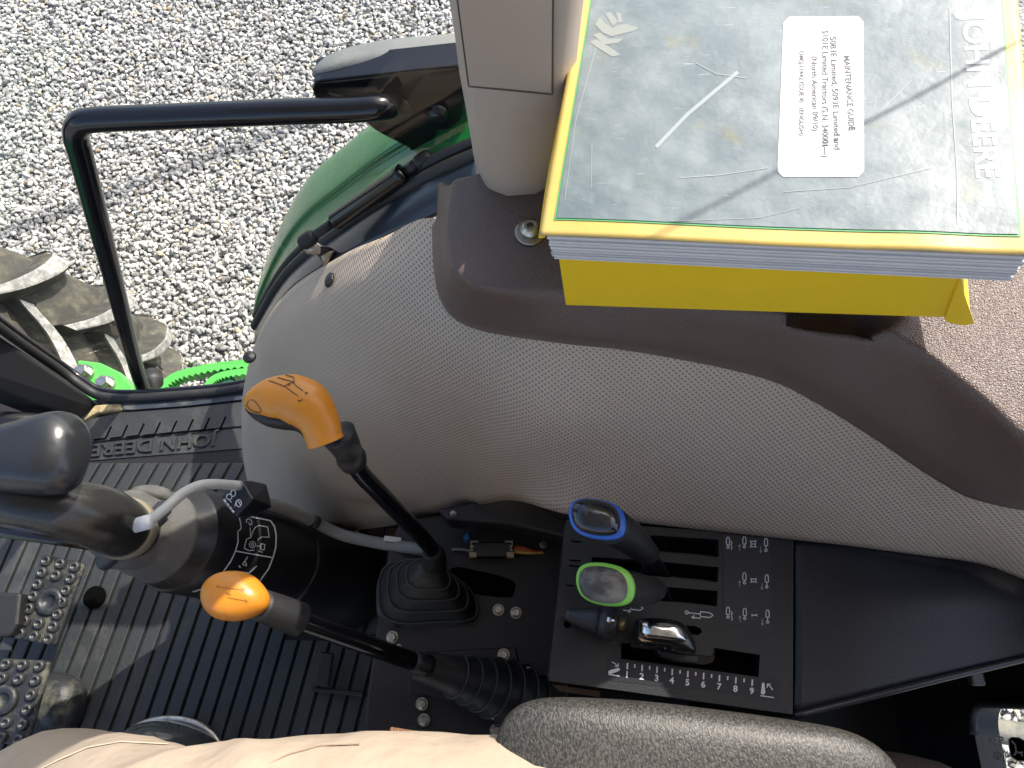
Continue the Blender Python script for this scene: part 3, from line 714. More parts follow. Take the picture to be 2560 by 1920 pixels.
# ------------------------------------------------------------------ small floor fittings
q = P(238, 1493, .009)
tag(obj('floor_plug', lathe(q, q + Vector((0, 0, .004)), [(0, .0165), (.6, .0165), (.65, .013), (.7, .004), (1, .003)], 28), voidm, None, True), 'round black rubber plug in the sunlit ribbed floor', 'plug')  # flat matte disc, painted dark like an open recess
st = thing('foot_rest_pad', 'small dark rectangular pad raised off the ribbed floor beside the tunnel', 'pad', P(815, 1670, 0))
obj('pad', prism(zpoly([(800, 1628), (835, 1632), (822, 1718), (778, 1712)], .05), (0, 0, -.008)), rubber, st, mods=[bev(.004)])
obj('bracket', prism(zpoly([(778, 1716), (908, 1730), (908, 1742), (776, 1728)], .03), (0, 0, -.022)), tunnelm, st, mods=[bev(.002)])
br_ = thing('linkage_bar', 'flat worn metal bar lying between joystick base and tunnel', 'bar', P(790, 1515, 0))
obj('bar', prism(zpoly([(732, 1500), (850, 1508), (850, 1532), (740, 1518)], .07), (0, 0, -.02)), steel, br_, mods=[bev(.003)])
obj('stay', box(P(848, 1525, .035), (.008, .02, .06)), tunnelm, br_)

# ================================================================== pedals
padm = mat('cast_pedal', (.030, .031, .034), .42, .3, bump=(220, .4), dust=((.30, .27, .19), 26, .50, .45))
studm = mat('pedal_stud', (.06, .06, .06), .35, .5, bump=(300, .3), dust=((.36, .33, .26), 60, .5, .5))
def pedal(label, quad, z, cols, rows_, skip, hub):
    c = P(sum(p[0] for p in quad) / 4, sum(p[1] for p in quad) / 4, z)
    t = thing('brake_pedal', label, 'pedal', (c.x, c.y, 0), 'brake pedals')
    tl, tr, br, bl_ = [P(*p, z) for p in quad]
    n = (tr - tl).cross(bl_ - tl).normalized(); n = n if n.z > 0 else -n
    pad = obj('pad', prism([tl, tr, br, bl_], -n * .009), padm, t, mods=[bev(.006, 3)])
    def at(s, r): return (tl.lerp(tr, s)).lerp(bl_.lerp(br, s), r)
    base = None
    for r in range(rows_):
        for s in range(cols):
            if (r, s) in skip: continue
            ss = .17 + .66 * s / (cols - 1); q = at(ss, .07 + .86 * r / (rows_ - 1))
            vf = lathe((0, 0, 0), (0, 0, .006), [(0, .0078), (.35, .0076), (.85, .0064), (1, .0054), (1.0, .0036), (.5, .0034)], 18)
            if base is None: base = obj('stud', vf, studm, pad, True); st_ = base
            else:
                st_ = bpy.data.objects.new('stud', base.data); COL.objects.link(st_); par(st_, pad)
            st_.location = q; st_.rotation_euler = n.to_track_quat('Z', 'Y').to_euler()
    h = at(*hub); obj('centre_boss', lathe(h, h + n * .006, [(0, .019), (.6, .0185), (1, .016), (1, .010), (.3, .009)], 26), padm, pad, True)
    low = at(.5, .5); obj('arm', tube([low - n * .005, low + Vector((-.02, -.01, -.04)), low + Vector((-.09, -.02, -.08))], .012, 10), black, t, True)
    return t
pedal('black studded pedal with dusty lower end, next to the round floor plug', [(104, 1384), (212, 1408), (137, 1616), (28, 1596)], .11, 3, 7, {(2, 1), (3, 1), (4, 1)}, (.55, .52))
pedal('studded pedal nearest the khaki trouser leg, partly cut off by it', [(0, 1646), (126, 1652), (66, 1868), (-62, 1850)], .11, 3, 6, {(2, 1), (2, 0), (3, 1), (3, 0)}, (.32, .5))
pm = thing('pedal_bracket', 'dusty cast bracket on the floor below the studded pedals', 'bracket', P(160, 1740, 0))
obj('casting', pillow(zpoly([(118, 1690), (165, 1682), (212, 1712), (205, 1790), (150, 1850), (100, 1790)], .02), (0, 0, 1), .035, .02, 5, 2.6), padm, pm, True)
obj('side_plate', prism(zpoly([(-40, 1478), (52, 1482), (44, 1560), (22, 1592), (-40, 1590)], .13), (0, 0, -.03)), rubber, pm, mods=[bev(.004)])

# ================================================================== loader joystick
js = thing('loader_joystick', 'black loader joystick on ribbed round base with white diagram decal', 'joystick', P(800, 1430, 0))
ax = [P(860, 1448, .005), P(812, 1432, .05), P(800, 1430, .06), P(720, 1408, .13), P(690, 1402, .155), P(688, 1402, .157), P(615, 1380, .22), P(545, 1366, .265), P(540, 1365, .268), P(536, 1364, .27), P(470, 1352, .31), P(440, 1346, .325), P(436, 1345, .328), P(400, 1340, .345)]
rd = [.078, .078, .071, .0695, .069, .0665, .065, .064, .0605, .0625, .0605, .0595, .056, .051]
jb = rings(ax, rd, 56)
jo = obj('base', jb, mat('joystick_base_black', (.011, .011, .013), .36, bump=(500, .1), dust=(DUST, 18, .62, .1)), js, True, [bev(.0015, 2)])
jc = rings([P(440, 1346, .32), P(400, 1340, .35), P(352, 1330, .362), P(345, 1328, .368), P(310, 1322, .385), P(300, 1318, .392), P(272, 1312, .41)], [.047, .0495, .046, .0415, .0425, .0365, .033], 44)
obj('collar', jc, dusty, js, True, [bev(.002, 2)])
obj('strap', tube(cr([P(412, 1268, .395), P(350, 1330, .415), P(300, 1375, .40), P(258, 1408, .385)], 6), .009, 8), mat('strap_blueblack', (.02, .022, .032), .5), js, True)
obj('collar_lobe', pillow(zpoly([(330, 1228), (375, 1214), (420, 1222), (432, 1248), (400, 1262), (345, 1262)], .37), (0, 0, 1), .02, .03, 5), dusty, js, True)
gripm = mat('worn_grip_black', (.020, .019, .018), .25, bump=(300, .12), dust=((.13, .11, .085), 9, .5, .28))
obj('grip_neck', tube(cr([P(330, 1328, .395), P(300, 1318, .425), P(240, 1290, .47), P(150, 1268, .50), P(60, 1250, .515), P(-40, 1235, .52), P(-160, 1225, .52)], 8), [.029, .0295, .0305, .028, .025, .024, .025, .027], 32), gripm, js, True)
obj('neck_ring', tube(cr([P(318, 1323, .408), P(303, 1318, .424)], 4), [.0310, .0318, .0312], 32), mat('dusty_ring', (.20, .17, .12), .8), js, True)
obj('red_trigger', pillow(zpoly([(20, 1296), (60, 1298), (86, 1306), (60, 1314), (24, 1312)], .50), (0, 0, 1), .006, .006, 4), mat('red_plastic', (.30, .02, .015), .4), js, True)
ho = [(-120, 1112), (0, 1080), (100, 1054), (178, 1036), (208, 1054), (222, 1092), (216, 1140), (190, 1205), (130, 1236), (0, 1230), (-120, 1228)]
obj('grip_head', pillow(zpoly(ho, .545), Vector((-.1, .05, 1)), .030, .022, 9, 3.6, 3), mat('grip_head_black', (.016, .017, .02), .24, bump=(160, .06), dust=(DUST, 12, .6, .06)), js, True)
# printed diagram on the base
jp = surf(jb, .0009)
def z8(pts): return [(400 + x / 3.13, 1150 + y / 3.13) for x, y in pts]
lines = [(z8([(635, 430), (860, 478), (890, 520), (905, 590), (902, 680), (880, 762), (845, 850), (780, 940)]), 3.4),
 (z8([(612, 448), (625, 490), (630, 540), (604, 560), (606, 640), (586, 712), (550, 790), (485, 880), (420, 950), (340, 1000), (255, 1027)]), 3.0), (z8([(590, 712), (870, 762)]), 3),
 z8([(700, 530), (706, 610)]), z8([(706, 608), (722, 560), (742, 528), (770, 515), (838, 526), (850, 606), (795, 602), (766, 625), (752, 668)]),
 z8([(704, 608), (672, 620), (655, 690), (690, 708), (735, 704)]), z8(circ(718, 662, 24, 14)), z8(circ(718, 662, 9, 8)), z8([(745, 672), (788, 676)]), z8([(788, 655), (816, 662), (810, 704), (784, 698), (788, 655)]), z8([(770, 712), (800, 722)]),
 z8([(672, 492), (672, 470), (690, 462), (712, 478), (715, 505), (700, 512)]), z8([(690, 492), (700, 512), (712, 500)]),
 z8([(640, 815), (674, 826), (662, 785), (640, 815)]), z8([(662, 785), (682, 755)]), (z8([(580, 866), (700, 882), (752, 826)]), 2.8), z8([(612, 822), (620, 838), (630, 832)])]
obj('diagram_decal', strokes(lines, 2.2, jp, 4), white, jo)
obj('edge_line', strokes([z8([(975, 1092), (1080, 1050), (1170, 970), (1230, 870), (1252, 760)])], 1.6, jp, 5), mat('edge_grey', (.07, .07, .07), .5), jo)
# cable from the grip to the lock switch
obj('cable', tube(cr([P(318, 1316, .44), P(345, 1310, .455), P(372, 1302, .455), P(415, 1270, .45), P(460, 1232, .44), P(515, 1211, .43), P(600, 1214, .40)], 8), .0053, 14), mat('pale_cable', (.42, .42, .40), .5, bump=(600, .15)), js, True)
obj('cable_tie', tube(cr([P(322, 1318, .446), P(374, 1304, .46)], 4), .0072, 12), white, js, True)
# lock switch beside the joystick
ls = thing('lock_switch', 'small black switch box with white padlock symbols beside joystick base', 'switch', P(620, 1260, .30))
fq = [P(552, 1241, .385), P(604, 1200, .395), P(634, 1248, .395), P(590, 1294, .385)]
obj('case', hull(fq + [P(625, 1200, .36), P(668, 1210, .34), P(682, 1268, .33), P(640, 1290, .34), P(590, 1296, .34), P(560, 1246, .34)]), mat('switch_black', (.012, .014, .02), .35), ls, mods=[bev(.003)])
lsf = surf(hull(fq + [P(625, 1200, .36), P(668, 1210, .34), P(682, 1268, .33), P(640, 1290, .34), P(590, 1296, .34), P(560, 1246, .34)]), .0007)
obj('padlock_symbol', strokes([circ(574, 1242, 7, 10), circ(584, 1233, 6, 10, 8), [(574, 1250), (580, 1256)], [(592, 1252), (588, 1266)], circ(598, 1258, 6.5, 10, 9), [(596, 1252), (602, 1262)]], 2.3, lsf), white, ls)
obj('switch_lettering', strokes([[(561, 1248), (566, 1256)], [(568, 1258), (573, 1265)], [(575, 1267), (580, 1273)], [(581, 1275), (586, 1281)]], 5, lsf), white, ls)
# second cable along the foot of the liner
cb = thing('wiring_conduit', 'grey conduit running along the foot of the beige liner', 'cable', P(850, 1340, .12))
cp = [P(640, 1250, .30), P(700, 1268, .26), P(780, 1302, .20), P(855, 1337, .17), P(950, 1358, .20), P(1040, 1372, .23), P(1095, 1382, .235)]
obj('sleeve', tube(cr(cp, 8), .0078, 14), mat('conduit_grey', (.20, .20, .19), .55, bump=(500, .2), dust=(DUST, 30, .5, .4)), cb, True)
obj('clamp', tube(cr([P(782, 1303, .204), P(794, 1309, .199)], 4), .0088, 12), rubber, cb, True)
obj('tag', prism(zpoly([(962, 1339), (1003, 1344), (1002, 1356), (958, 1351)], .222), (0, 0, -.004)), mat('tag_white', (.58, .55, .5), .6), cb)
rdx = tag(obj('thin_rod', tube([P(-120, 1308, .42), P(120, 1342, .40), P(226, 1358, .39)], .0075, 14), gloss, None, True), 'thin black rod below the joystick grip', 'rod')

# ================================================================== gear tunnel
TZ = .215
tn = thing('gear_tunnel', 'brown-black bolted tunnel cover carrying the two orange knob levers', 'tunnel cover', P(1150, 1600, 0))
obj('cover_plate', prism(zpoly([(1000, 1300), (968, 1385), (945, 1540), (915, 1760), (896, 1980), (1420, 1980), (1420, 1300), (1200, 1270)], TZ), (0, 0, -TZ)), tunnelm, tn, mods=[bev(.004)])
obj('upper_shroud', prism(zpoly([(1092, 1272), (1200, 1250), (1290, 1244), (1445, 1270), (1420, 1345), (1280, 1312), (1120, 1300)], .30), (0, 0, -.05)), black, tn, mods=[bev(.004)])
obj('raised_plate', prism(zpoly([(1020, 1632), (1290, 1618), (1300, 1662), (1305, 1720), (1268, 1770), (1020, 1735)], TZ + .004), (0, 0, -.004)), tunnelm, tn, mods=[bev(.002)])
obj('gate_slot', pillow(zpoly([(1130, 1420), (1200, 1428), (1282, 1452), (1284, 1482), (1270, 1494), (1190, 1486), (1120, 1470)], TZ), (0, 0, 1), .0015, .002, 3, 5), voidm, tn, True)  # near-black pad; the darkness of the gate recess is put into its colour
def bolt(u, v, z, r=.0062, parent=tn):
    q = P(u, v, z)
    o = obj('bolt', join(lathe(q, q + Vector((0, 0, .002)), [(0, r * 1.25), (1, r * 1.15)], 18), lathe(q + Vector((0, 0, .0021)), q + Vector((0, 0, .007)), [(0, r * .95), (.8, r * .95), (1, r * .75)], 6)), boltm, parent); return o
for u, v, r in [(1246, 1525, .006), (1290, 1532, .006), (981, 1593, .0062), (997, 1617, .003), (1259, 1637, .0062), (1322, 1678, .0062), (1055, 1760, .0062), (1060, 1800, .0062), (1240, 1788, .0062), (1240, 1826, .0062), (1358, 1362, .004), (1133, 1284, .003)]:
    bolt(u, v, (.30 if v < 1300 else TZ + (.004 if v in (1637, 1760, 1800) else 0)), r)
obj('park_lettering', lettering('P', 1110, 1438, (2.5, 19), (19, -2.5), plane_at(TZ + .0006), .01), white, tn)
obj('slot_mark', fills([[(1172, 1484), (1180, 1485), (1181, 1488), (1173, 1488)]], plane_at(TZ + .003)), white, tn)
# connector and wires
cn = thing('wire_connector', 'black wire connector with tan end clips and coloured wires', 'connector', P(1230, 1372, TZ))
obj('housing', prism(zpoly([(1178, 1354), (1282, 1354), (1280, 1392), (1184, 1392)], TZ + .02), (0, 0, -.018)), mat('connector_black', (.012, .012, .013), .4), cn, mods=[bev(.002)])
for x in (0, 1):
    s = 1 if x == 0 else -1; u = 1176 if x == 0 else 1282
    obj('clip', join(*[prism(zpoly(p, TZ + .022), (0, 0, -.01)) for p in ([(u, 1352), (u + s * 20, 1352), (u + s * 20, 1355), (u + s * 3, 1356), (u + s * 3, 1364), (u, 1364)], [(u - 1, 1363), (u + s * 8, 1363), (u + s * 8, 1369), (u - 1, 1369)], [(u - 1, 1372), (u + s * 7, 1372), (u + s * 7, 1377), (u - 1, 1377)], [(u - s * 3, 1380), (u + s * 15, 1380), (u + s * 15, 1393), (u - s * 3, 1393)])]), tan, cn)
obj('wire_red', tube(cr([P(1284, 1366, TZ + .012), P(1310, 1370, TZ + .016), P(1335, 1378, TZ + .014), P(1360, 1380, TZ + .006)], 6), .0018, 8), mat('red_wire', (.45, .08, .03), .5), cn, True)
obj('wire_orange', tube(cr([P(1284, 1372, TZ + .011), P(1310, 1377, TZ + .012), P(1360, 1383, TZ + .007)], 6), .0018, 8), mat('orange_wire', (.62, .25, .08), .5), cn, True)
obj('wire_yellow', tube(cr([P(1284, 1380, TZ + .012), P(1320, 1382, TZ + .014), P(1358, 1381, TZ + .009)], 6), .0019, 8), mat('yellow_wire', (.75, .45, .10), .5), cn, True)
obj('wire_grey', tube(cr([P(1130, 1374, TZ + .006), P(1155, 1374, TZ + .012), P(1178, 1378, TZ + .012)], 6), .0016, 8), cablem, cn, True)
obj('blue_plug', pillow(zpoly([(1160, 1340), (1172, 1330), (1182, 1338), (1178, 1352), (1166, 1358), (1158, 1350)], TZ + .014), (0, 0, 1), .008, .008, 4), mat('blue_plastic', (.02, .10, .26), .4), cn, True)

# ================================================================== orange knob levers
foldm = mat('fold_edge_rubber', (.032, .031, .03), .55)  # paler colour paints the lit ridges of the lever boots
bootm = mat('boot_rubber', (.024, .023, .023), .5, bump=(200, .15), dust=(DUST, 40, .58, .12))
def bellows(base_px, top_px, z0, z1, nring, amp, name, parent, m_=rubber):
    """stack of rounded rectangles shrinking upwards, each fold pinched"""
    B = zpoly(base_px, z0); Tt = zpoly(top_px, z1); V, Fc = [], []; n = len(B) * 5; lev = nring * 2 + 1
    def smooth(pl):
        oo = [Vector(p) for p in pl]; c = sum(oo, Vector()) / len(oo); full = cr(oo[-2:] + oo + oo[:2], 5)[10:10 + n]; return full, c
    b_, cb_ = smooth(B); t_, ct_ = smooth(Tt)
    for i in range(lev):
        f = i / (lev - 1)
        for p, q in zip(b_, t_):
            w = p.lerp(q, f); c = cb_.lerp(ct_, f); k = 1 + (amp if i % 2 == 0 else -amp) * (0 if i in (0, lev - 1) else 1)
            V.append(c + (w - c) * k)
    for i in range(lev - 1):
        for j in range(n): Fc.append((i * n + j, i * n + (j + 1) % n, (i + 1) * n + (j + 1) % n, (i + 1) * n + j))
    Fc.append(tuple((lev - 1) * n + j for j in range(n)))
    bo_ = obj(name, (V, Fc), m_, parent, True)
    for i in range(2, lev - 1, 2):
        lp_ = V[i * n:(i + 1) * n]; obj('fold_edge', tube(lp_ + lp_[:1], .0014, 6, False), foldm, bo_, True)
    return bo_
# front lever
l1 = thing('range_lever', 'orange shift knob on bent black lever, in front of the beige panel', 'gear lever', P(1090, 1450, TZ), 'orange knob levers')
bellows([(948, 1440), (1010, 1410), (1090, 1425), (1180, 1490), (1190, 1560), (1100, 1570), (990, 1575), (945, 1540)], [(1050, 1408), (1075, 1400), (1100, 1412), (1102, 1432), (1090, 1442), (1066, 1444), (1050, 1436), (1044, 1422)], TZ - .002, TZ + .075, 5, .13, 'boot', l1, bootm)
obj('rod', tube(cr([P(1076, 1424, .26), P(1084, 1395, .30), P(1070, 1362, .335), P(1010, 1296, .40), P(945, 1228, .46), P(900, 1180, .495), P(872, 1130, .525), P(855, 1090, .545)], 8), .0088, 20), gloss, l1, True)
obj('lower_sleeve', tube(cr([P(1078, 1430, .25), P(1086, 1396, .30), P(1080, 1376, .322)], 6), [.018, .014, .011], 18), rubber, l1, True)
obj('collar', tube(cr([P(884, 1158, .512), P(874, 1136, .525), P(862, 1112, .540), P(845, 1085, .552)], 5), [.0125, .014, .0125, .0135, .0145, .016], 22), rubber, l1, True)
k1 = [(609, 1003), (628, 972), (665, 949), (705, 937), (745, 934), (778, 944), (806, 968), (828, 1006), (845, 1050), (856, 1086), (848, 1102), (815, 1110), (785, 1109), (768, 1104), (752, 1078), (728, 1060), (690, 1052), (650, 1042), (620, 1026)]
kz = .575
sp1 = cr([P(611, 1008, kz - .006), P(630, 1004, kz - .003), P(672, 995, kz), P(722, 994, kz), P(765, 1012, kz), P(796, 1050, kz - .004), P(810, 1092, kz - .01), P(815, 1106, kz - .012)], 6)
k1v = tube(sp1, [.002, .0105, .0178, .0215, .0222, .0178, .0160, .0162], 36)
for i_, p in enumerate(k1v[0]):
    c_ = sp1[i_ // 36]; p.z = c_.z + (p.z - c_.z) * (.75 if p.z > c_.z else .35)
ko = obj('knob', k1v, orange, l1, True)
k1b = [(612, 1014), (650, 990), (740, 985), (800, 1020), (838, 1085), (840, 1104), (800, 1112), (774, 1112), (755, 1088), (735, 1074), (700, 1070), (660, 1062), (628, 1042)]
obj('knob_underside', pillow(zpoly(k1b, kz - .012), (0, 0, 1), .01, .012, 5, 3), rubber, l1, True)
kp = surf(k1v, .0006)
obj('button_outline', strokes([[(618, 1008), (624, 1000), (634, 1000), (644, 1010), (654, 1026), (652, 1031), (640, 1030), (626, 1024), (618, 1014), (618, 1008)]], 1.6, kp, 3), inkb, ko)
obj('shift_pattern', join(strokes([[(672, 952), (688, 957), (712, 966), (746, 991)], [(694, 944), (716, 951), (736, 956), (738, 963), (758, 978)], [(714, 938), (734, 944), (736, 956)], [(712, 966), (722, 960), (736, 956)]], 1.9, kp, 3),
    lettering('2', 751, 1001, (7, 14), (14, -6), kp, .01), lettering('4', 765, 983, (6, 12), (13, -5), kp, .01), lettering('N', 722, 962, (5, 9), (9, -4), kp, 0)), inkb, ko)
# rear lever
l2 = thing('park_lever', 'oval orange knob on straight black lever, near the trouser leg', 'gear lever', P(1200, 1700, TZ), 'orange knob levers')
axb = [P(1062, 1666, .285), P(1080, 1672, .28), P(1118, 1680, .27)]
zs = []
path, rad = [], []
N = 9
for i in range(N * 2 + 1):
    f = i / (N * 2); path.append(P(1040, 1660, .30).lerp(P(1318, 1745, TZ - .02), f)); r = .014 + .026 * min(1, f * 1.15); rad.append(r * (1.0 if i % 2 == 0 else .82) if i > 5 else .0155 + .001 * i)
b2_ = obj('boot', rings(path, rad, 36), bootm, l2, True)
for i in range(6, N * 2 + 1, 2):
    d_ = (path[-1] - path[0]).normalized(); n_ = d_.orthogonal().normalized(); m3_ = d_.cross(n_)
    obj('fold_edge', tube([path[i] + (n_ * math.cos(a_ * math.pi / 16) + m3_ * math.sin(a_ * math.pi / 16)) * rad[i] for a_ in range(33)], .0013, 6, False), foldm, b2_, True)
obj('rod', tube([P(660, 1520, .455), P(760, 1556, .42), P(900, 1606, .37), P(1062, 1664, .30)], .0098, 20), gloss, l2, True)
obj('collar', tube(cr([P(650, 1512, .465), P(700, 1530, .447), P(746, 1548, .428), P(756, 1552, .425)], 5), [.0145, .0155, .016, .0155], 24), rubber, l2, True)
obj('rod_socket', tube(cr([P(1030, 1652, .315), P(1068, 1666, .298)], 3), [.0115, .013], 18), black, l2, True)
k2 = [(506, 1490), (516, 1458), (548, 1434), (590, 1428), (630, 1438), (660, 1468), (671, 1495), (660, 1522), (620, 1545), (580, 1553), (540, 1546), (514, 1522)]
k2v = pillow(zpoly(k2, .485), Vector((-.12, .02, 1)), .019, .022, 8, 3.0, 4)
k2o = obj('knob', k2v, orange, l2, True); kp = surf(k2v, .0005)
obj('shift_pattern', strokes([[(546, 1467), (606, 1475)], circ(545, 1466, 3, 6), circ(608, 1474, 3.5, 6), [(576, 1472), (572, 1485), (570, 1494)], [(566, 1484), (576, 1484)], [(566, 1480), (578, 1488)], [(570, 1494), (616, 1502)], [(612, 1498), (620, 1504), (612, 1506)]], 1.6, kp, 3), mat('faded_print', (.30, .11, .02), .6), k2o)

# ================================================================== control console
KZ = .46
con = thing('control_console', 'black hydraulic control console with slots, symbols and numbered scale', 'console', P(1700, 1550, 0))
pan = [(1416, 1300), (1412, 1330), (1372, 1690), (1374, 1702), (1982, 1786), (1984, 1344)]
slots = [[(1600, 1336), (1640, 1333), (1803, 1344), (1803, 1388), (1640, 1376), (1600, 1372)], [(1482, 1388), (1640, 1398), (1803, 1414), (1801, 1452), (1640, 1436), (1482, 1420)], [(1560, 1455), (1801, 1474), (1799, 1513), (1560, 1490)],
         [(1555, 1606), (1580, 1606), (1582, 1616), (1786, 1640), (1793, 1618), (1908, 1636), (1905, 1692), (1555, 1646)], [(1700, 1562), (1740, 1562), (1756, 1568), (1762, 1578), (1752, 1586), (1735, 1584), (1700, 1578)], circ(1421, 1559, 10, 14)[:-1],
         [(1430, 1346), (1455, 1348), (1455, 1352), (1430, 1350)], [(1425, 1394), (1455, 1396), (1455, 1400), (1425, 1398)], [(1424, 1408), (1453, 1410), (1453, 1414), (1424, 1412)], [(1419, 1458), (1440, 1460), (1440, 1463), (1419, 1461)]]
body = boolean(prism(zpoly(pan, KZ), (0, 0, -.035)), [prism(zpoly(s, KZ + .01), (0, 0, -.03)) for s in slots])
po = obj('panel', body, panelm, con, mods=[('BEVEL', dict(width=.0022, segments=2, limit_method='ANGLE', angle_limit=RAD(50)))])
obj('slot_liner', join(*[prism(zpoly(s, KZ - .0185), (0, 0, -.003)) for s in slots[:6]]), voidm, con)  # near-black sheets paint the shade at the bottom of the slots
obj('pedestal', prism(zpoly([(1425, 1320), (1390, 1690), (1975, 1770), (1975, 1350)], KZ - .036), (0, 0, -KZ + .036)), black, con)
# smooth rear cover
rc = [[P(1988, 1338, KZ - .001), P(2150, 1352, KZ), P(2330, 1378, KZ), P(2480, 1400, KZ), P(2700, 1450, KZ)], [P(1988, 1500, KZ - .001), P(2150, 1500, KZ + .004), P(2330, 1495, KZ + .006), P(2480, 1500, KZ + .004), P(2700, 1520, KZ)], [P(1988, 1640, KZ - .001), P(2150, 1625, KZ + .002), P(2330, 1600, KZ + .003), P(2480, 1580, KZ + .002), P(2700, 1560, KZ)], [P(1986, 1784, KZ - .001), P(2150, 1742, KZ), P(2330, 1696, KZ), P(2480, 1660, KZ), P(2700, 1608, KZ)]]
gr = grid(rc, 8, 6)
obj('rear_cover', gr[:2], mat('console_satin', (.013, .015, .021), .36, bump=(500, .12, 3), var=(6, .2), dust=(DUST, 9, .66, .05)), con, True, [sol(.004)])
obj('cover_lip', tube(cr([p + Vector((0, -.002, .0005)) for p in rc[3]], 6), .0032, 10), mat('lip_satin', (.03, .032, .038), .25), con, True)
obj('rear_skirt', prism([p + Vector((0, -.004, -.006)) for p in rc[3]] + [P(2700, 1500, KZ - .006), P(1990, 1500, KZ - .006)], (0, 0, -.44)), black, con)
obj('lip_clip', box(P(2440, 1697, KZ - .02), (.013, .012, .008)), mat('clip_grey', (.05, .055, .065), .35), con, mods=[bev(.002)])
obj('panel_foot', prism(zpoly([(1382, 1712), (1500, 1728), (1500, 1742), (1400, 1728)], KZ - .03), (0, 0, -.01)), mat('copper_edge', (.10, .06, .035), .5), con)
cpz = plane_at(KZ + .0006)
lp = [(1812, 1336), (1920, 1346), (1926, 1352), (1928, 1568), (1922, 1574), (1816, 1560), (1810, 1552), (1808, 1342)]
dec = obj('symbol_plate', prism(zpoly(lp, KZ + .0004), (0, 0, -.0006)), mat('decal_black', (.022, .022, .026), .4), con)
obj('scale_plate', prism(zpoly([(1520, 1652), (1536, 1648), (1940, 1700), (1948, 1712), (1946, 1746), (1934, 1748), (1530, 1702), (1516, 1690)], KZ + .0004), (0, 0, -.0006)), mat('decal_black2', (.012, .012, .018), .35), con)
def cyl(u, v, s=1): return [[(u - 4, v - 9), (u - 2, v - 15), (u + 2, v - 15), (u + 4, v - 9), (u + 4, v + 3), (u - 4, v + 3), (u - 4, v - 9)], [(u, v + 3), (u, v + 8 * s)], circ(u, v + 10 * s, 3, 8)]
def arr(u, v, up): return [[(u, v + 9), (u, v - 6)], [(u - 3, v - 2 if up else v + 5), (u, v - 7 if up else v + 10), (u + 3, v - 2 if up else v + 5)]]
def ladder(u, v, n): return [[(u - 7, v - 4.5 * n / 1.5), (u - 5, v), (u - 7, v + 4.5 * n / 1.5)], [(u + 7, v - 4.5 * n / 1.5), (u + 5, v), (u + 7, v + 4.5 * n / 1.5)]] + [[(u - 6, v - 3.4 * (n - 1) + 6.8 * k), (u + 6, v - 3.4 * (n - 1) + 6.8 * k)] for k in range(n)]
L = []
L += cyl(1820, 1358) + [[(1827, 1352), (1830, 1358), (1827, 1363), (1830, 1368), (1828, 1374)]] + cyl(1861, 1357) + ladder(1883, 1360, 3) + cyl(1915, 1361, 1.5)
L += cyl(1861, 1447) + ladder(1884, 1451, 2) + cyl(1917, 1452, 1.5)
L += cyl(1820, 1533) + [[(1828, 1528), (1831, 1534), (1828, 1540), (1831, 1546), (1829, 1551)]] + cyl(1862, 1536) + ladder(1886, 1538, 1) + cyl(1919, 1540, 1.5)
for l_ in L: obj('cylinder_symbol', strokes([l_], 2.3, cpz, 4), white, dec)
L = arr(1849, 1368, True) + arr(1902, 1372, False) + arr(1849, 1459, True) + arr(1905, 1464, False) + arr(1850, 1547, True) + arr(1906, 1553, False)
for l_ in L: obj('arrow_symbol', strokes([l_], 1.6, cpz, 4), mat('grey_print', (.35, .37, .38), .5), dec)
L = [circ(1565, 1516, 3.6, 8), [(1569, 1517), (1577, 1518)], [(1577, 1513), (1600, 1515), (1608, 1520), (1600, 1526), (1577, 1523), (1577, 1513)], [(1558, 1525), (1576, 1528)], [(1571, 1524), (1577, 1528), (1571, 1532)],
     circ(1717, 1531, 4, 8), [(1721, 1532), (1751, 1535)], [(1751, 1529), (1774, 1532), (1783, 1538), (1774, 1544), (1751, 1541), (1751, 1529)], [(1752, 1546), (1730, 1543)], [(1736, 1539), (1729, 1543), (1736, 1547)]]
for l_ in L: obj('ram_symbol', strokes([l_], 2.6, cpz, 4), white, po)
L = []; ticks = [(1568.8, 1657.4), (1605.7, 1662), (1643, 1666.4), (1681, 1672), (1720, 1677.2), (1759.4, 1682.2), (1799, 1687.4), (1840, 1693), (1881, 1698.5)]
for i, (u, v) in enumerate(ticks):
    L.append(([(u, v), (u - .8, v + 16)], 3.8))
    if i < 8: m2 = ((u + ticks[i + 1][0]) / 2, (v + ticks[i + 1][1]) / 2 + .5); L.append(([m2, (m2[0] - .5, m2[1] + 9)], 3.4))
L += [([(1530, 1655), (1538, 1659), (1544, 1666)], 2.2), ([(1546, 1658), (1545, 1667), (1537, 1665)], 2.2), ([(1520.5, 1686), (1549, 1690)], 2.4), ([(1901, 1739), (1935, 1744)], 2.4), ([(1932, 1725), (1926, 1717), (1919, 1711)], 2.4), ([(1918, 1719), (1918, 1710), (1927, 1711)], 2.2)]
L = join(strokes(L, 3, cpz, 4), fills([[(1520, 1679), (1526, 1675), (1547, 1669.5), (1550.5, 1673), (1548, 1677), (1526, 1685.5), (1521, 1683)], [(1908, 1706), (1911, 1708), (1913.5, 1732), (1908, 1737), (1902, 1734), (1905, 1708)]], cpz))
obj('scale_marks', L, white, po)
for i, (u, v) in enumerate(ticks):
    obj('scale_numeral', lettering(str(i + 1), u - 1.5, v + 29.5, (22, 3), (1.2, -22), cpz, .03), white, po)

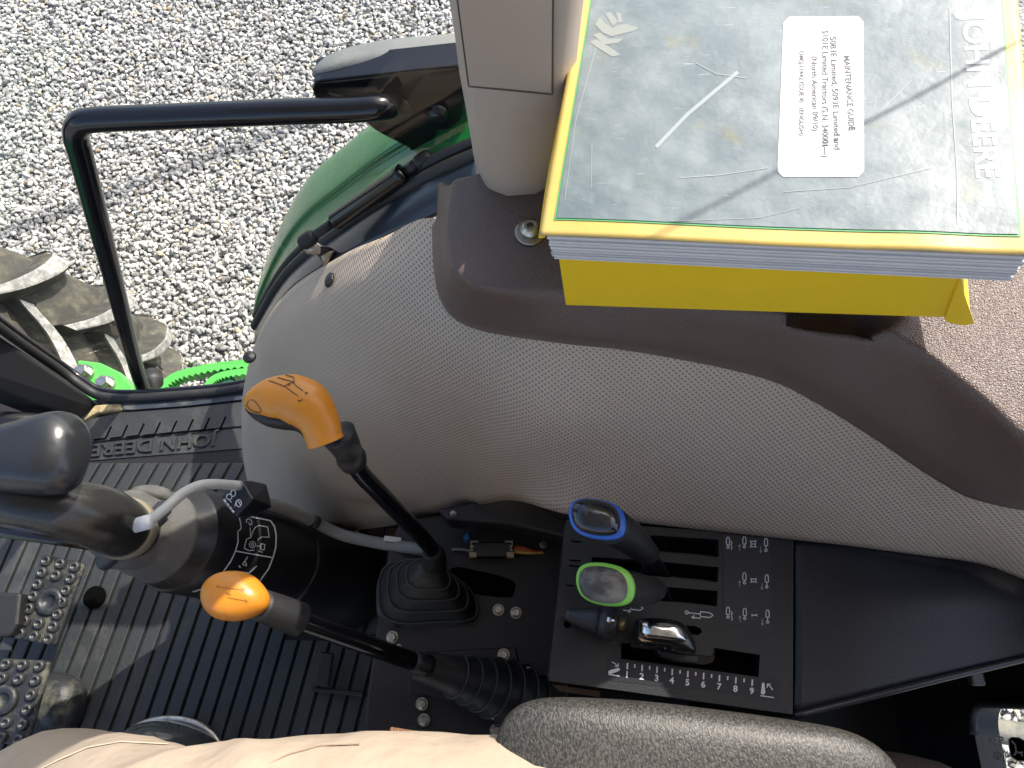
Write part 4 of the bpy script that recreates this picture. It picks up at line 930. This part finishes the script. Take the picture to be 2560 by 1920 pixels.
# ------------------------------------------------------------------ hydraulic levers
def knob_lever(label, top_px, ring_px, ringm, z, stem, blade, capm):
    c = P(*blade[-1][:2], KZ); t = thing('hydraulic_lever', label, 'control lever', c, 'hydraulic levers')
    obj('colour_ring', pillow(zpoly(ring_px, z), (0, 0, 1), .004, .010, 5, 3.2, 4), ringm, t, True)
    obj('cap', pillow(zpoly(top_px, z + .004), (0, 0, 1), .009, .006, 8, 2.3, 4), capm, t, True)
    obj('stem', tube(cr([P(*s) for s in stem], 6), [.016, .0145, .012, .010], 20), rubber, t, True)
    obj('blade', prism([P(*b_) for b_ in blade], (0, .004, -.002)), black, t, mods=[bev(.001, 1)])
    return t
def oval(cu, cv, rx, ry, sk=0, n=12, e=2.5):
    r = []
    for i in range(n):
        a = 2 * math.pi * i / n; x = math.copysign(abs(math.cos(a)) ** (2 / e), math.cos(a)); y = math.copysign(abs(math.sin(a)) ** (2 / e), math.sin(a)); r.append((cu + rx * x + sk * y, cv + ry * y + .12 * rx * x))
    return r
capb = mat('cap_gloss_black', (.014, .017, .024), .16, bump=(140, .15), dust=(DUST, 60, .58, .15), coat=.4)
capg = mat('cap_dusty_black', (.05, .05, .048), .35, bump=(260, .3), dust=((.28, .27, .24), 45, .40, .65))
knob_lever('black control knob with blue ring beside the beige liner', oval(1490, 1294, 61, 45, 4), oval(1494, 1298, 72, 51, 5), mat('blue_ring', (.03, .13, .55), .35), .565, [(1530, 1315, .555), (1575, 1345, .535), (1605, 1372, .515), (1622, 1384, .50)], [(1612, 1374, .51), (1632, 1372, .505), (1662, 1420, .475), (1680, 1452, .44), (1600, 1452, .44)], capb)
knob_lever('worn dusty control knob with lime green ring on the console', oval(1508, 1462, 61, 46, 2), oval(1514, 1461, 74, 54, 3), mat('lime_ring', (.20, .52, .08), .35), .56, [(1545, 1470, .55), (1590, 1474, .53), (1620, 1476, .515), (1640, 1474, .505)], [(1618, 1466, .508), (1650, 1462, .50), (1672, 1480, .478), (1682, 1506, .44), (1596, 1490, .44)], capg)
sv = thing('selector_lever', 'small tapered black selector with brass tip on console left side', 'control lever', P(1500, 1550, KZ))
obj('taper_grip', tube(cr([P(1413, 1536, .475), P(1450, 1544, .475), P(1498, 1553, .477)], 5), [.005, .0085, .0125], 20), mat('selector_grey', (.022, .024, .032), .45, bump=(400, .1)), sv, True)
obj('collar', tube([P(1500, 1553, .477), P(1515, 1557, .478), P(1535, 1561, .478), P(1540, 1562, .478)], [.0125, .0148, .0148, .011], 20), mat('selector_grey', (.022, .024, .032), .45), sv, True)
obj('pin', tube([P(1517, 1549, .4945), P(1536, 1552, .4945)], .0032, 12), chrome, sv, True)
obj('brass_tip', tube([P(1540, 1558, .475), P(1564, 1562, .474)], .0058, 12), mat('worn_brass', (.40, .33, .20), .4, .8), sv, True)
lv = thing('lift_lever', 'silver faced black lift lever above the numbered scale', 'control lever', P(1650, 1600, KZ))
hb = [(1588, 1552), (1600, 1546), (1660, 1546), (1700, 1556), (1722, 1578), (1738, 1608), (1738, 1632), (1726, 1634), (1660, 1618), (1596, 1608), (1586, 1590)]
obj('handle', pillow(zpoly(hb, .485), (0, 0, 1), .016, .014, 6, 3.6, 3), mat('handle_black', (.012, .012, .014), .25), lv, True)
fp = [(1602, 1556), (1620, 1551), (1665, 1552), (1696, 1560), (1712, 1580), (1718, 1604), (1690, 1604), (1640, 1598), (1604, 1590)]
obj('silver_face', pillow(zpoly(fp, .495), (0, -.15, 1), .0105, .004, 6, 3.2, 3), chrome, lv, True)
obj('tip_edge', prism(zpoly([(1596, 1594), (1612, 1599), (1640, 1604), (1604, 1603)], .4975), (0, 0, -.004)), mat('copper_tip', (.45, .30, .18), .4, .6), lv)
obj('foot_marks', strokes([[(1603, 1611), (1605, 1612)], [(1636, 1613), (1646, 1615)], [(1662, 1620), (1664, 1622)], [(1680, 1618), (1684, 1619), (1682, 1625)], [(1699, 1622), (1699, 1628)], [(1714, 1624), (1717, 1627)]], 3, plane_at(.482)), white, lv)
obj('stem', prism(zpoly([(1640, 1620), (1720, 1636), (1750, 1640), (1740, 1660), (1690, 1655), (1650, 1640)], .47), (0, 0, -.02)), black, lv, mods=[bev(.002)])
obj('foot_plate', prism(zpoly([(1740, 1626), (1788, 1640), (1782, 1655), (1760, 1662), (1700, 1655)], .4575), (0, 0, -.003)), gloss, lv)

# ================================================================== armrest and seat
grain = bpy.data.materials.new('grained_vinyl'); grain.use_nodes = True; nt = grain.node_tree; b = nt.nodes['Principled BSDF']
tcn = nt.nodes.new('ShaderNodeTexCoord'); mp = nt.nodes.new('ShaderNodeMapping'); mp.inputs['Scale'].default_value = (1, .55, 1); mp.inputs['Rotation'].default_value = (0, 0, RAD(-14)); nt.links.new(tcn.outputs['Object'], mp.inputs[0])
n1 = nt.nodes.new('ShaderNodeTexNoise'); n1.inputs['Scale'].default_value = 640; n1.inputs['Detail'].default_value = 2; n1.inputs['Distortion'].default_value = .6; nt.links.new(mp.outputs[0], n1.inputs['Vector'])
r1 = nt.nodes.new('ShaderNodeValToRGB'); r1.color_ramp.elements[0].position = .40; r1.color_ramp.elements[1].position = .62; r1.color_ramp.elements[0].color = (.015, .0145, .014, 1); r1.color_ramp.elements[1].color = (.062, .058, .051, 1)
nt.links.new(n1.outputs[0], r1.inputs[0]); nt.links.new(r1.outputs[0], b.inputs['Base Color']); b.inputs['Roughness'].default_value = .48
bp = nt.nodes.new('ShaderNodeBump'); bp.inputs['Strength'].default_value = .55; bp.inputs['Distance'].default_value = .001; nt.links.new(n1.outputs[0], bp.inputs['Height']); nt.links.new(bp.outputs[0], b.inputs['Normal'])
ar = thing('armrest', 'worn grained black vinyl armrest pad beside the control console', 'armrest', P(1740, 1900, .45))
az = .60
ao = [(1236, 1900), (1246, 1830), (1280, 1775), (1340, 1748), (1430, 1743), (1600, 1752), (1800, 1775), (1980, 1800), (2100, 1822), (2180, 1856), (2235, 1910), (2262, 1990), (2250, 2060), (2150, 2110), (1800, 2120), (1400, 2100), (1260, 2060), (1236, 1980)]
obj('pad', pillow(zpoly(ao, az - .02), (0, 0, 1), .020, .04, 9, 3.6, 4), grain, ar, True)
obj('support', box(P(1950, 1960, .49), (.10, .05, .13)), black, ar, mods=[bev(.01)])
sc = thing('driver_seat', 'seat cushion edged in brown knit cloth, under the khaki leg', 'seat', (.2, -.32, .1))
cush = [(-.16, -.055), (-.1, -.035), (.1, -.04), (.36, -.05), (.42, -.12), (.42, -.46), (.36, -.54), (-.1, -.54), (-.17, -.50), (-.19, -.28)]
obj('cushion', pillow([(x, y, .42) for x, y in cush], (0, 0, 1), .05, .07, 7, 4, 4), mat('seat_cloth', (.05, .035, .028), .95, bump=(300, .6)), sc, True)
obj('knit_edge', tube(cr([P(985, 1846, .445), P(1060, 1858, .45), P(1150, 1868, .452), P(1260, 1884, .452), P(1340, 1900, .45)], 8), .0055, 12), knit, sc, True)
# twisted cords of the knit
kc = []
path = cr([P(985, 1846, .445), P(1060, 1858, .45), P(1150, 1868, .452), P(1260, 1884, .452)], 10)
for i in range(len(path) - 1):
    d = (path[i + 1] - path[i]).normalized(); s = Vector((-d.y, d.x, 0))
    p_ = path[i]; kc.append(tube([p_ + s * .008 + Vector((0, 0, .003)) - d * .003, p_ + Vector((0, 0, .0095)), p_ - s * .008 + Vector((0, 0, .003)) + d * .003], [.0022, .003, .0022], 6))
obj('knit_cords', join(*kc), knit, sc, True)
obj('backrest', prism([(.38, -.1, .45), (.50, -.1, .45), (.62, -.14, 1.05), (.52, -.14, 1.05)], (0, -.38, 0)), mat('seat_cloth', (.05, .035, .028), .95), sc, mods=[bev(.04, 4)])
obj('pedestal', box((.15, -.28, .18), (.32, .3, .36)), black, sc, mods=[bev(.02)])

# ================================================================== the driver's legs
pe = thing('person', 'seated person in khaki trousers, one thigh and knee showing at bottom edge', 'person', (.2, -.3, .48))
def skin_mesh(verts, edges, rads, name, m_, parent, root=0, lev=3):
    me = bpy.data.meshes.new(name); me.from_pydata(verts, edges, []); o = bpy.data.objects.new(name, me); COL.objects.link(o)
    md = o.modifiers.new('s', 'SKIN'); md.use_smooth_shade = True
    if not me.skin_vertices: me.skin_vertices.new()
    for i, r in enumerate(rads): me.skin_vertices[0].data[i].radius = r if isinstance(r, tuple) else (r, r)
    me.skin_vertices[0].data[root].use_root = True
    s_ = o.modifiers.new('u', 'SUBSURF'); s_.levels = lev; s_.render_levels = lev
    bpy.context.view_layer.update()
    me2 = bpy.data.meshes.new_from_object(o.evaluated_get(bpy.context.evaluated_depsgraph_get()))
    V = [v.co.copy() for v in me2.vertices]; Fc = [tuple(p.vertices) for p in me2.polygons]
    bpy.data.objects.remove(o); bpy.data.meshes.remove(me2); bpy.data.meshes.remove(me)
    return V, Fc
pts = [(.24, -.28, .56), (.22, -.17, .56), (.02, -.122, .535), (-.14, -.126, .55), (-.225, -.138, .55), (-.275, -.135, .52), (-.36, -.122, .44), (-.48, -.118, .30), (-.56, -.13, .16),
       (.22, -.39, .56), (.02, -.43, .56), (-.16, -.44, .575), (-.27, -.44, .53), (-.34, -.44, .42), (-.46, -.44, .15), (.27, -.28, .70)]
ed = [(0, 1), (1, 2), (2, 3), (3, 4), (4, 5), (5, 6), (6, 7), (7, 8), (0, 9), (9, 10), (10, 11), (11, 12), (12, 13), (13, 14), (0, 15)]
rd_ = [.125, .115, .108, .108, .108, .104, .10, .092, .085, .105, .098, .092, .085, .08, .07, .13]
tv = skin_mesh(pts, ed, rd_, 'trousers', khaki, pe)
# cloth folds: gentle ridges running across the knee and along the seam
for p in tv[0]:
    if p.y > -.3:
        def rdg(t): return (1 - abs(math.sin(t))) ** 2
        k = math.exp(-((p.x + .19) / .10) ** 2)
        dsp = .009 * k * rdg(30 * (p.x + .55 * p.y - .35 * p.z)) + .0055 * rdg(16 * p.x - 22 * p.y + 10 * p.z + .6 * math.sin(20 * p.x)) + .0016 * math.sin(70 * p.x + 50 * p.z + 2 * math.sin(30 * p.y))
        p += Vector((0, .6, .8)) * dsp
to = obj('trousers', tv, khaki, pe, True)
tp = surf(tv, .0008)
obj('seam', strokes([[(90, 1930), (150, 1900), (220, 1870), (300, 1856), (420, 1862)]], 3, tp, 5), mat('seam_thread', (.62, .50, .38), .9), to)
obj('seam', strokes([[(640, 1925), (720, 1888), (800, 1866), (900, 1862)]], 3, tp, 5), mat('seam_shadow', (.33, .24, .17), .9), to)  # second seam line, darker than the cloth
bo = skin_mesh([(-.56, -.14, .16), (-.58, -.142, .07), (-.66, -.145, .045), (-.76, -.148, .038)], [(0, 1), (1, 2), (2, 3)], [.062, .055, .048, .042], 'boot', None, None)
bo2 = [Vector((p.x + .04, p.y - .29, p.z)) for p in bo[0]]
obj('boot', (bo[0], bo[1]), mat('boot_leather', (.05, .035, .025), .6), pe, True); obj('boot', (bo2, bo[1]), mat('boot_leather', (.05, .035, .025), .6), pe, True)
dm = [(300, 1848), (330, 1818), (375, 1802), (425, 1800), (480, 1812), (525, 1834), (548, 1860), (545, 1930), (480, 1965), (380, 1965), (310, 1930)]
dq = thing('glossy_dome', 'glossy grey rounded dome on the floor peeking out behind the knee', 'dome', P(420, 1880, 0))
obj('shell', pillow(zpoly(dm, .14), (0, 0, 1), .06, .03, 9, 2.2, 4), mat('smoked_grey_shell', (.05, .055, .058), .10, coat=.6, var=(14, .3)), dq, True)
obj('rim', tube([P(u, v, .138) for u, v in circ(425, 1882, 128, 40, 84)], .005, 8), steel, dq, True)
obj('stand', lathe(P(425, 1885, .0), P(425, 1885, .12), [(0, .045), (1, .04)], 20), black, dq, True)

# ================================================================== front wheel
WC = Vector((-1.43, .735, GZ + .55)); WR, WW = .515, .31
fw = thing('front_wheel', 'dusty front tractor tyre with pale worn chevron lugs beyond the door', 'wheel', (WC.x, WC.y, GZ))
prof = [(-.5, .30), (-.52, .36), (-.53, .42), (-.50, .47), (-.44, .495), (-.30, .510), (-.1, .516), (.1, .516), (.30, .510), (.44, .495), (.50, .47), (.53, .42), (.52, .36), (.5, .30)]
V, Fc = [], []; S = 96; n = len(prof)
for k in range(S):
    a = 2 * math.pi * k / S
    for y, r in prof: V.append(WC + Vector((r * math.sin(a), y * WW, r * math.cos(a))))
for k in range(S):
    for j in range(n): Fc.append((k * n + j, k * n + (j + 1) % n, ((k + 1) % S) * n + (j + 1) % n, ((k + 1) % S) * n + j))
obj('tyre', (V, Fc), tyrem, fw, True)
obj('rim', lathe(WC + Vector((0, -.10, 0)), WC + Vector((0, .10, 0)), [(0, .3), (.2, .3), (.25, .1), (.3, .08), (.75, .1), (.8, .3), (1, .3)], 40), mat('yellow_rim', (.6, .4, .02), .4), fw, True)
def lug(side):
    # bar from the shoulder to past the centre line, bending forward, in (lateral, angle)
    cl = [(.545, 0), (.44, -.015), (.30, -.06), (.12, -.15), (-.04, -.27)]; cl = [(p.x, p.y) for p in cr([Vector((a, c, 0)) for a, c in cl], 3)]
    hw = [.027, .026, .024, .021, .018]; hw = lerp_list(hw, len(cl)); V, Fc = [], []
    def pt(y, a, h):
        r = np.interp(abs(y), [0, .1, .3, .44, .5, .56], [.516, .516, .510, .495, .47, .43]) + h
        return Vector((r * math.sin(a), y * WW * side, r * math.cos(a)))
    for (y, a), w in zip(cl, hw):
        top_h = .044 if y < .5 else .03
        hr = np.interp(abs(y), [0, .44, .56], [0, .012, .03])
        V += [pt(y, a - (w + .012) / WR, -.01), pt(y, a - w * .78 / WR, top_h + hr), pt(y, a + w * .78 / WR, top_h + hr), pt(y, a + (w + .012) / WR, -.01)]
    m_ = len(cl)
    for i in range(m_ - 1):
        for j in range(3): Fc.append((i * 4 + j, i * 4 + j + 1, i * 4 + 5 + j, i * 4 + 4 + j))
    Fc += [(0, 1, 2, 3), tuple(reversed([(m_ - 1) * 4 + j for j in range(4)]))]
    return V, Fc
lugtop = bpy.data.materials.new('lug_worn_top'); 
def lug_material():
    m_ = tyrem.copy(); m_.name = 'lug_rubber'; return m_
NL = 19
for side in (1, -1):
    base = None
    for k in range(NL):
        a = 2 * math.pi * (k + (.0 if side == 1 else .5)) / NL
        if base is None:
            base = obj('lug', lug(side), tyrem, fw, False, [bev(.005, 2)]); base.data.materials.append(lugm)
            for f_ in base.data.polygons:
                f_.material_index = 1 if (len(f_.vertices) == 4 and f_.index % 3 == 1 and f_.index < 36) else 0
            o = base
        else:
            o = bpy.data.objects.new('lug', base.data); COL.objects.link(o); par(o, fw)
            md = o.modifiers.new('b', 'BEVEL'); md.width = .005; md.segments = 2; md.limit_method = 'ANGLE'; md.angle_limit = RAD(35)
        o.location = WC; o.rotation_euler = (0, a, 0)

# ================================================================== bright green loader bracket and steps
lb = thing('loader_bracket', 'bright green bolted loader bracket plate between tyre and door sill', 'bracket', P(270, 960, -.2))
obj('plate', prism([P(u, v, -.10) for u, v in [(190, 902), (199, 899), (250, 906), (300, 930), (330, 962), (345, 1040), (230, 1040)]], (0, 0, -.03)), lime, lb, mods=[bev(.004)])
for u, v in ((213, 934), (266, 962)):
    q = P(u, v, -.099); obj('bolt', join(lathe(q, q + Vector((0, 0, .006)), [(0, .017), (1, .016)], 20), lathe(q + Vector((0, 0, .006)), q + Vector((0, 0, .02)), [(0, .0125), (.8, .0125), (1, .010)], 6)), boltm, lb)
def serrated(px, w, z, h):
    P_ = cr([P(u, v, z) for u, v in px], 8); top_, bot_ = [], []
    for i, p in enumerate(P_):
        d = (P_[min(i + 1, len(P_) - 1)] - P_[max(i - 1, 0)]); d.z = 0; d.normalize(); s = Vector((d.y, -d.x, 0))
        top_.append(p); bot_.append(p + s * (w * (1 if i % 2 else .72)))
    n = len(P_); V = top_ + bot_ + [p - Vector((0, 0, h)) for p in top_] + [p - Vector((0, 0, h)) for p in bot_]; Fc = []
    for i in range(n - 1):
        Fc += [(i, i + 1, n + i + 1, n + i), (i, 2 * n + i, 2 * n + i + 1, i + 1), (n + i, n + i + 1, 3 * n + i + 1, 3 * n + i), (2 * n + i, 3 * n + i, 3 * n + i + 1, 2 * n + i + 1)]
    Fc += [(0, n, 3 * n, 2 * n), (n - 1, 3 * n - 1, 4 * n - 1, 2 * n - 1)]
    return V, Fc
sp_ = thing('boarding_step', 'bright green serrated steel boarding step below the door', 'step', P(520, 950, -.5))
obj('tread_band', serrated([(380, 1010), (392, 968), (430, 934), (486, 917), (552, 905), (625, 898), (720, 895)], .022, -.36, .03), lime, sp_)
obj('tread_band', serrated([(505, 1010), (509, 968), (522, 946), (552, 930), (607, 921), (700, 915)], .018, -.36, .03), lime, sp_)
obj('cross_bar', prism(zpoly([(556, 910), (582, 906), (582, 1010), (552, 1010)], -.368), (0, 0, -.02)), mat('dark_green_paint', (.01, .09, .05), .4), sp_)
obj('hanger', box((-.5, .40, -.2), (.30, .012, .30)), lime, sp_)

# ================================================================== engine hood seen past the corner post
hd_ = thing('engine_hood', 'sliver of green engine hood past the front corner post', 'hood', (-1.4, .1, -.3))
obj('panel', prism([(-2.2, -.36, -.02), (-.90, -.36, -.02), (-.88, .36, -.02), (-2.2, .36, -.02)], (0, 0, -.4)), greenp, hd_, mods=[bev(.05, 4)])
obj('trim_line', box((-1.4, .362, -.05), (1.0, .006, .03)), yellow, hd_)
# windscreen lower rail
obj('windscreen_rail', tube([P(196, 1060, .03), P(60, 1050, .06), P(-150, 1035, .08)], .012, 10), black, cab, True)

# ================================================================== door
dr = thing('cab_door', 'glass cab door with black tubular rail and latch bracket', 'door', (-.4, .5, 0))
gp = [P(250, 985, .02), P(640, 962, .03)] + [PY(u, v, .503) for u, v in arch_up] + [Vector((.0, .56, 1.0)), Vector((-.02, .57, 1.6)), Vector((-.80, .57, 1.6)), PY(-260, 612, .503), PY(0, 812, .50)]
gp = [Vector((p.x, .508 + .04 * max(0, p.z) , p.z)) for p in gp]
obj('door_glass', (gp, [tuple(range(len(gp)))]), glassm, dr)
rp_ = [PY(374, 1004, .475), PY(352, 955, .487), PY(330, 880, .50), PY(268, 640, .515), PY(205, 400, .525), PY(190, 345, .527), PY(196, 314, .529), PY(235, 300, .53), PY(420, 292, .53), PY(700, 280, .53), PY(880, 274, .53), PY(945, 268, .532), PY(978, 262, .545), PY(990, 250, .57)]
obj('rail', tube(cr(rp_, 10), [.0115] * 3 + [.0125] * 10, 24), gloss, dr, True)
obj('rail_foot', lathe(PY(388, 985, .487), PY(378, 935, .53), [(0, .008), (.45, .012), (.5, .017), (.75, .0185), (.78, .0165), (.95, .0185), (1, .016)], 26), rubber, dr, True)
YB = .552
bpx = [(779, 224), (786, 208), (800, 204), (1136, 168), (1160, 172), (1164, 262), (1150, 305), (1122, 326), (1092, 330), (1088, 345), (1094, 392), (1080, 418), (1058, 420), (1040, 402), (1022, 372), (952, 336), (930, 322), (905, 300), (800, 288)]
obj('latch_bracket', prism([PY(u, v, YB) for u, v in bpx], (0, .008, 0)), gloss, dr, mods=[bev(.003, 2)])
obj('bracket_flange', prism([PY(u, v, YB) for u, v in [(782, 206), (800, 200), (1160, 162), (1160, 170), (800, 208)]], (0, .03, 0)), gloss, dr, mods=[bev(.001, 1)])
q = PY(1095, 278, YB); obj('bracket_bolt', lathe(q, q + Vector((0, -.010, .002)), [(0, .0105), (.5, .0105), (.55, .008), (1, .007)], 20), gloss, dr, True)
q = PY(985, 268, YB); obj('rail_socket', lathe(q, q + Vector((0, -.006, 0)), [(0, .020), (1, .018)], 24), gloss, dr, True)
obj('outer_handle', pillow(zpoly([(786, 192), (800, 158), (850, 136), (960, 112), (1120, 98), (1230, 92), (1230, 160), (1000, 172), (880, 186)], .615), (0, 0, 1), .014, .035, 7, 3.0, 4), mat('handle_dusty_grey', (.13, .135, .135), .5, bump=(300, .2), dust=((.22, .22, .20), 14, .46, .5)), dr, True)
obj('lock_cylinder', lathe(PY(852, 206, .56), PY(846, 196, .585), [(0, .016), (.6, .017), (.62, .013), (1, .012)], 24), mat('lock_metal', (.3, .27, .22), .4, .7), dr, True)
# gas strut
gs = thing('gas_strut', 'black gas strut between the door bracket and the frame', 'gas strut', PY(800, 620, .49))
e0, e1 = PY(766, 602, .46), PY(1054, 404, .515)
mid = e0.lerp(e1, .24); m3 = e0.lerp(e1, .86)
obj('piston_rod', tube([e0, mid], .0052, 14), black, gs, True)
obj('cylinder_body', lathe(mid, m3, [(0, .0085), (.02, .0100), (.90, .0102), (.91, .0115), (1, .0115), (1, .009)], 24), gloss, gs, True)
obj('upper_rod', tube([m3, e1], .0068, 14), black, gs, True)
for e in (e0, e1): obj('ball_end', lathe(e - (e1 - e0).normalized() * .008, e + (e1 - e0).normalized() * .012, [(0, .006), (.2, .0085), (.8, .0085), (1, .006)], 18), rubber, gs, True)
obj('mount_pin', tube([e0 + Vector((.004, -.006, -.004)), PY(800, 625, .465), PY(826, 646, .455)], [.008, .0065, .011], 12), mat('pin_metal', (.40, .36, .30), .35, 1), gs, True)
obj('mount_boss', pillow([PY(u, v, .462) for u, v in [(790, 622), (815, 615), (838, 628), (842, 652), (825, 668), (802, 648)]], (-.1, -.6, .8), .01, .01, 4), black, gs, True)

# ================================================================== off-frame: whip aerial and overhead cable added to cast the shadow lines on manual and gravel
bs1, bs2 = bk(2560, 100), bk(1680, 570)
def toward(p, s): return p + SUNV * s
a1_, a2_ = toward(bs1, .30), toward(bs2, .62)
dirv = (a2_ - a1_).normalized()
aer = thing('whip_aerial', 'thin black whip aerial outside the rear side window', 'aerial', a1_)
obj('whip', tube([a1_ - dirv * .25, a1_, a2_, a2_ + dirv * .12], .0016, 8), gloss, aer, True)
obj('mount', box(a1_ - dirv * .25, (.03, .03, .04)), black, aer, mods=[bev(.004)])
am_ = a1_ - dirv * .25
obj('stay', tube([am_, Vector((.93, .50, am_.z))], .008, 8), black, aer, True)
s1, s2 = P(-300, 705, GZ), P(1000, 220, GZ)
c1, c2 = toward(s1, 6.0), toward(s2, 6.4); dv = (c2 - c1).normalized()
oc = tag(obj('overhead_cable', tube([c1 - dv * 14, c1, c2, c2 + dv * 14], .024, 8), black, None, True), 'thick overhead cable strung between the two wooden poles', 'cable')
for i, e in enumerate((c1 - dv * 14, c2 + dv * 14)):
    po_ = thing('utility_pole', ['wooden utility pole at the forward end of the overhead cable', 'wooden utility pole at the rear end of the overhead cable'][i], 'pole', (e.x, e.y, GZ))
    obj('shaft', lathe((e.x, e.y, GZ - .1), (e.x, e.y, e.z + .3), [(0, .14), (1, .10)], 16), woodm, po_, True)
    obj('crossarm', box((e.x, e.y, e.z + .02), (.1, 1.2, .1)), woodm, po_)
# three-point hitch pieces behind the rear window
hl = thing('hitch_link', 'steel hitch arms seen through the rear window', 'hitch', (1.0, -.1, GZ))
obj('lift_arm', tube([(.62, -.05, -.35), (.95, -.06, -.55), (1.35, -.12, -.62)], .025, 10), mat('hitch_grey', (.10, .10, .09), .6, dust=(DUST, 20, .45, .6)), hl, True)
obj('drawbar', box((1.0, -.28, -.62), (.8, .06, .04)), mat('rust_plate', (.42, .30, .16), .8, bump=(60, .5), var=(30, .3)), hl, mods=[bev(.005)])
obj('stand', box((1.28, -.28, -.88), (.06, .06, .5)), mat('hitch_grey', (.10, .10, .09), .6), hl)
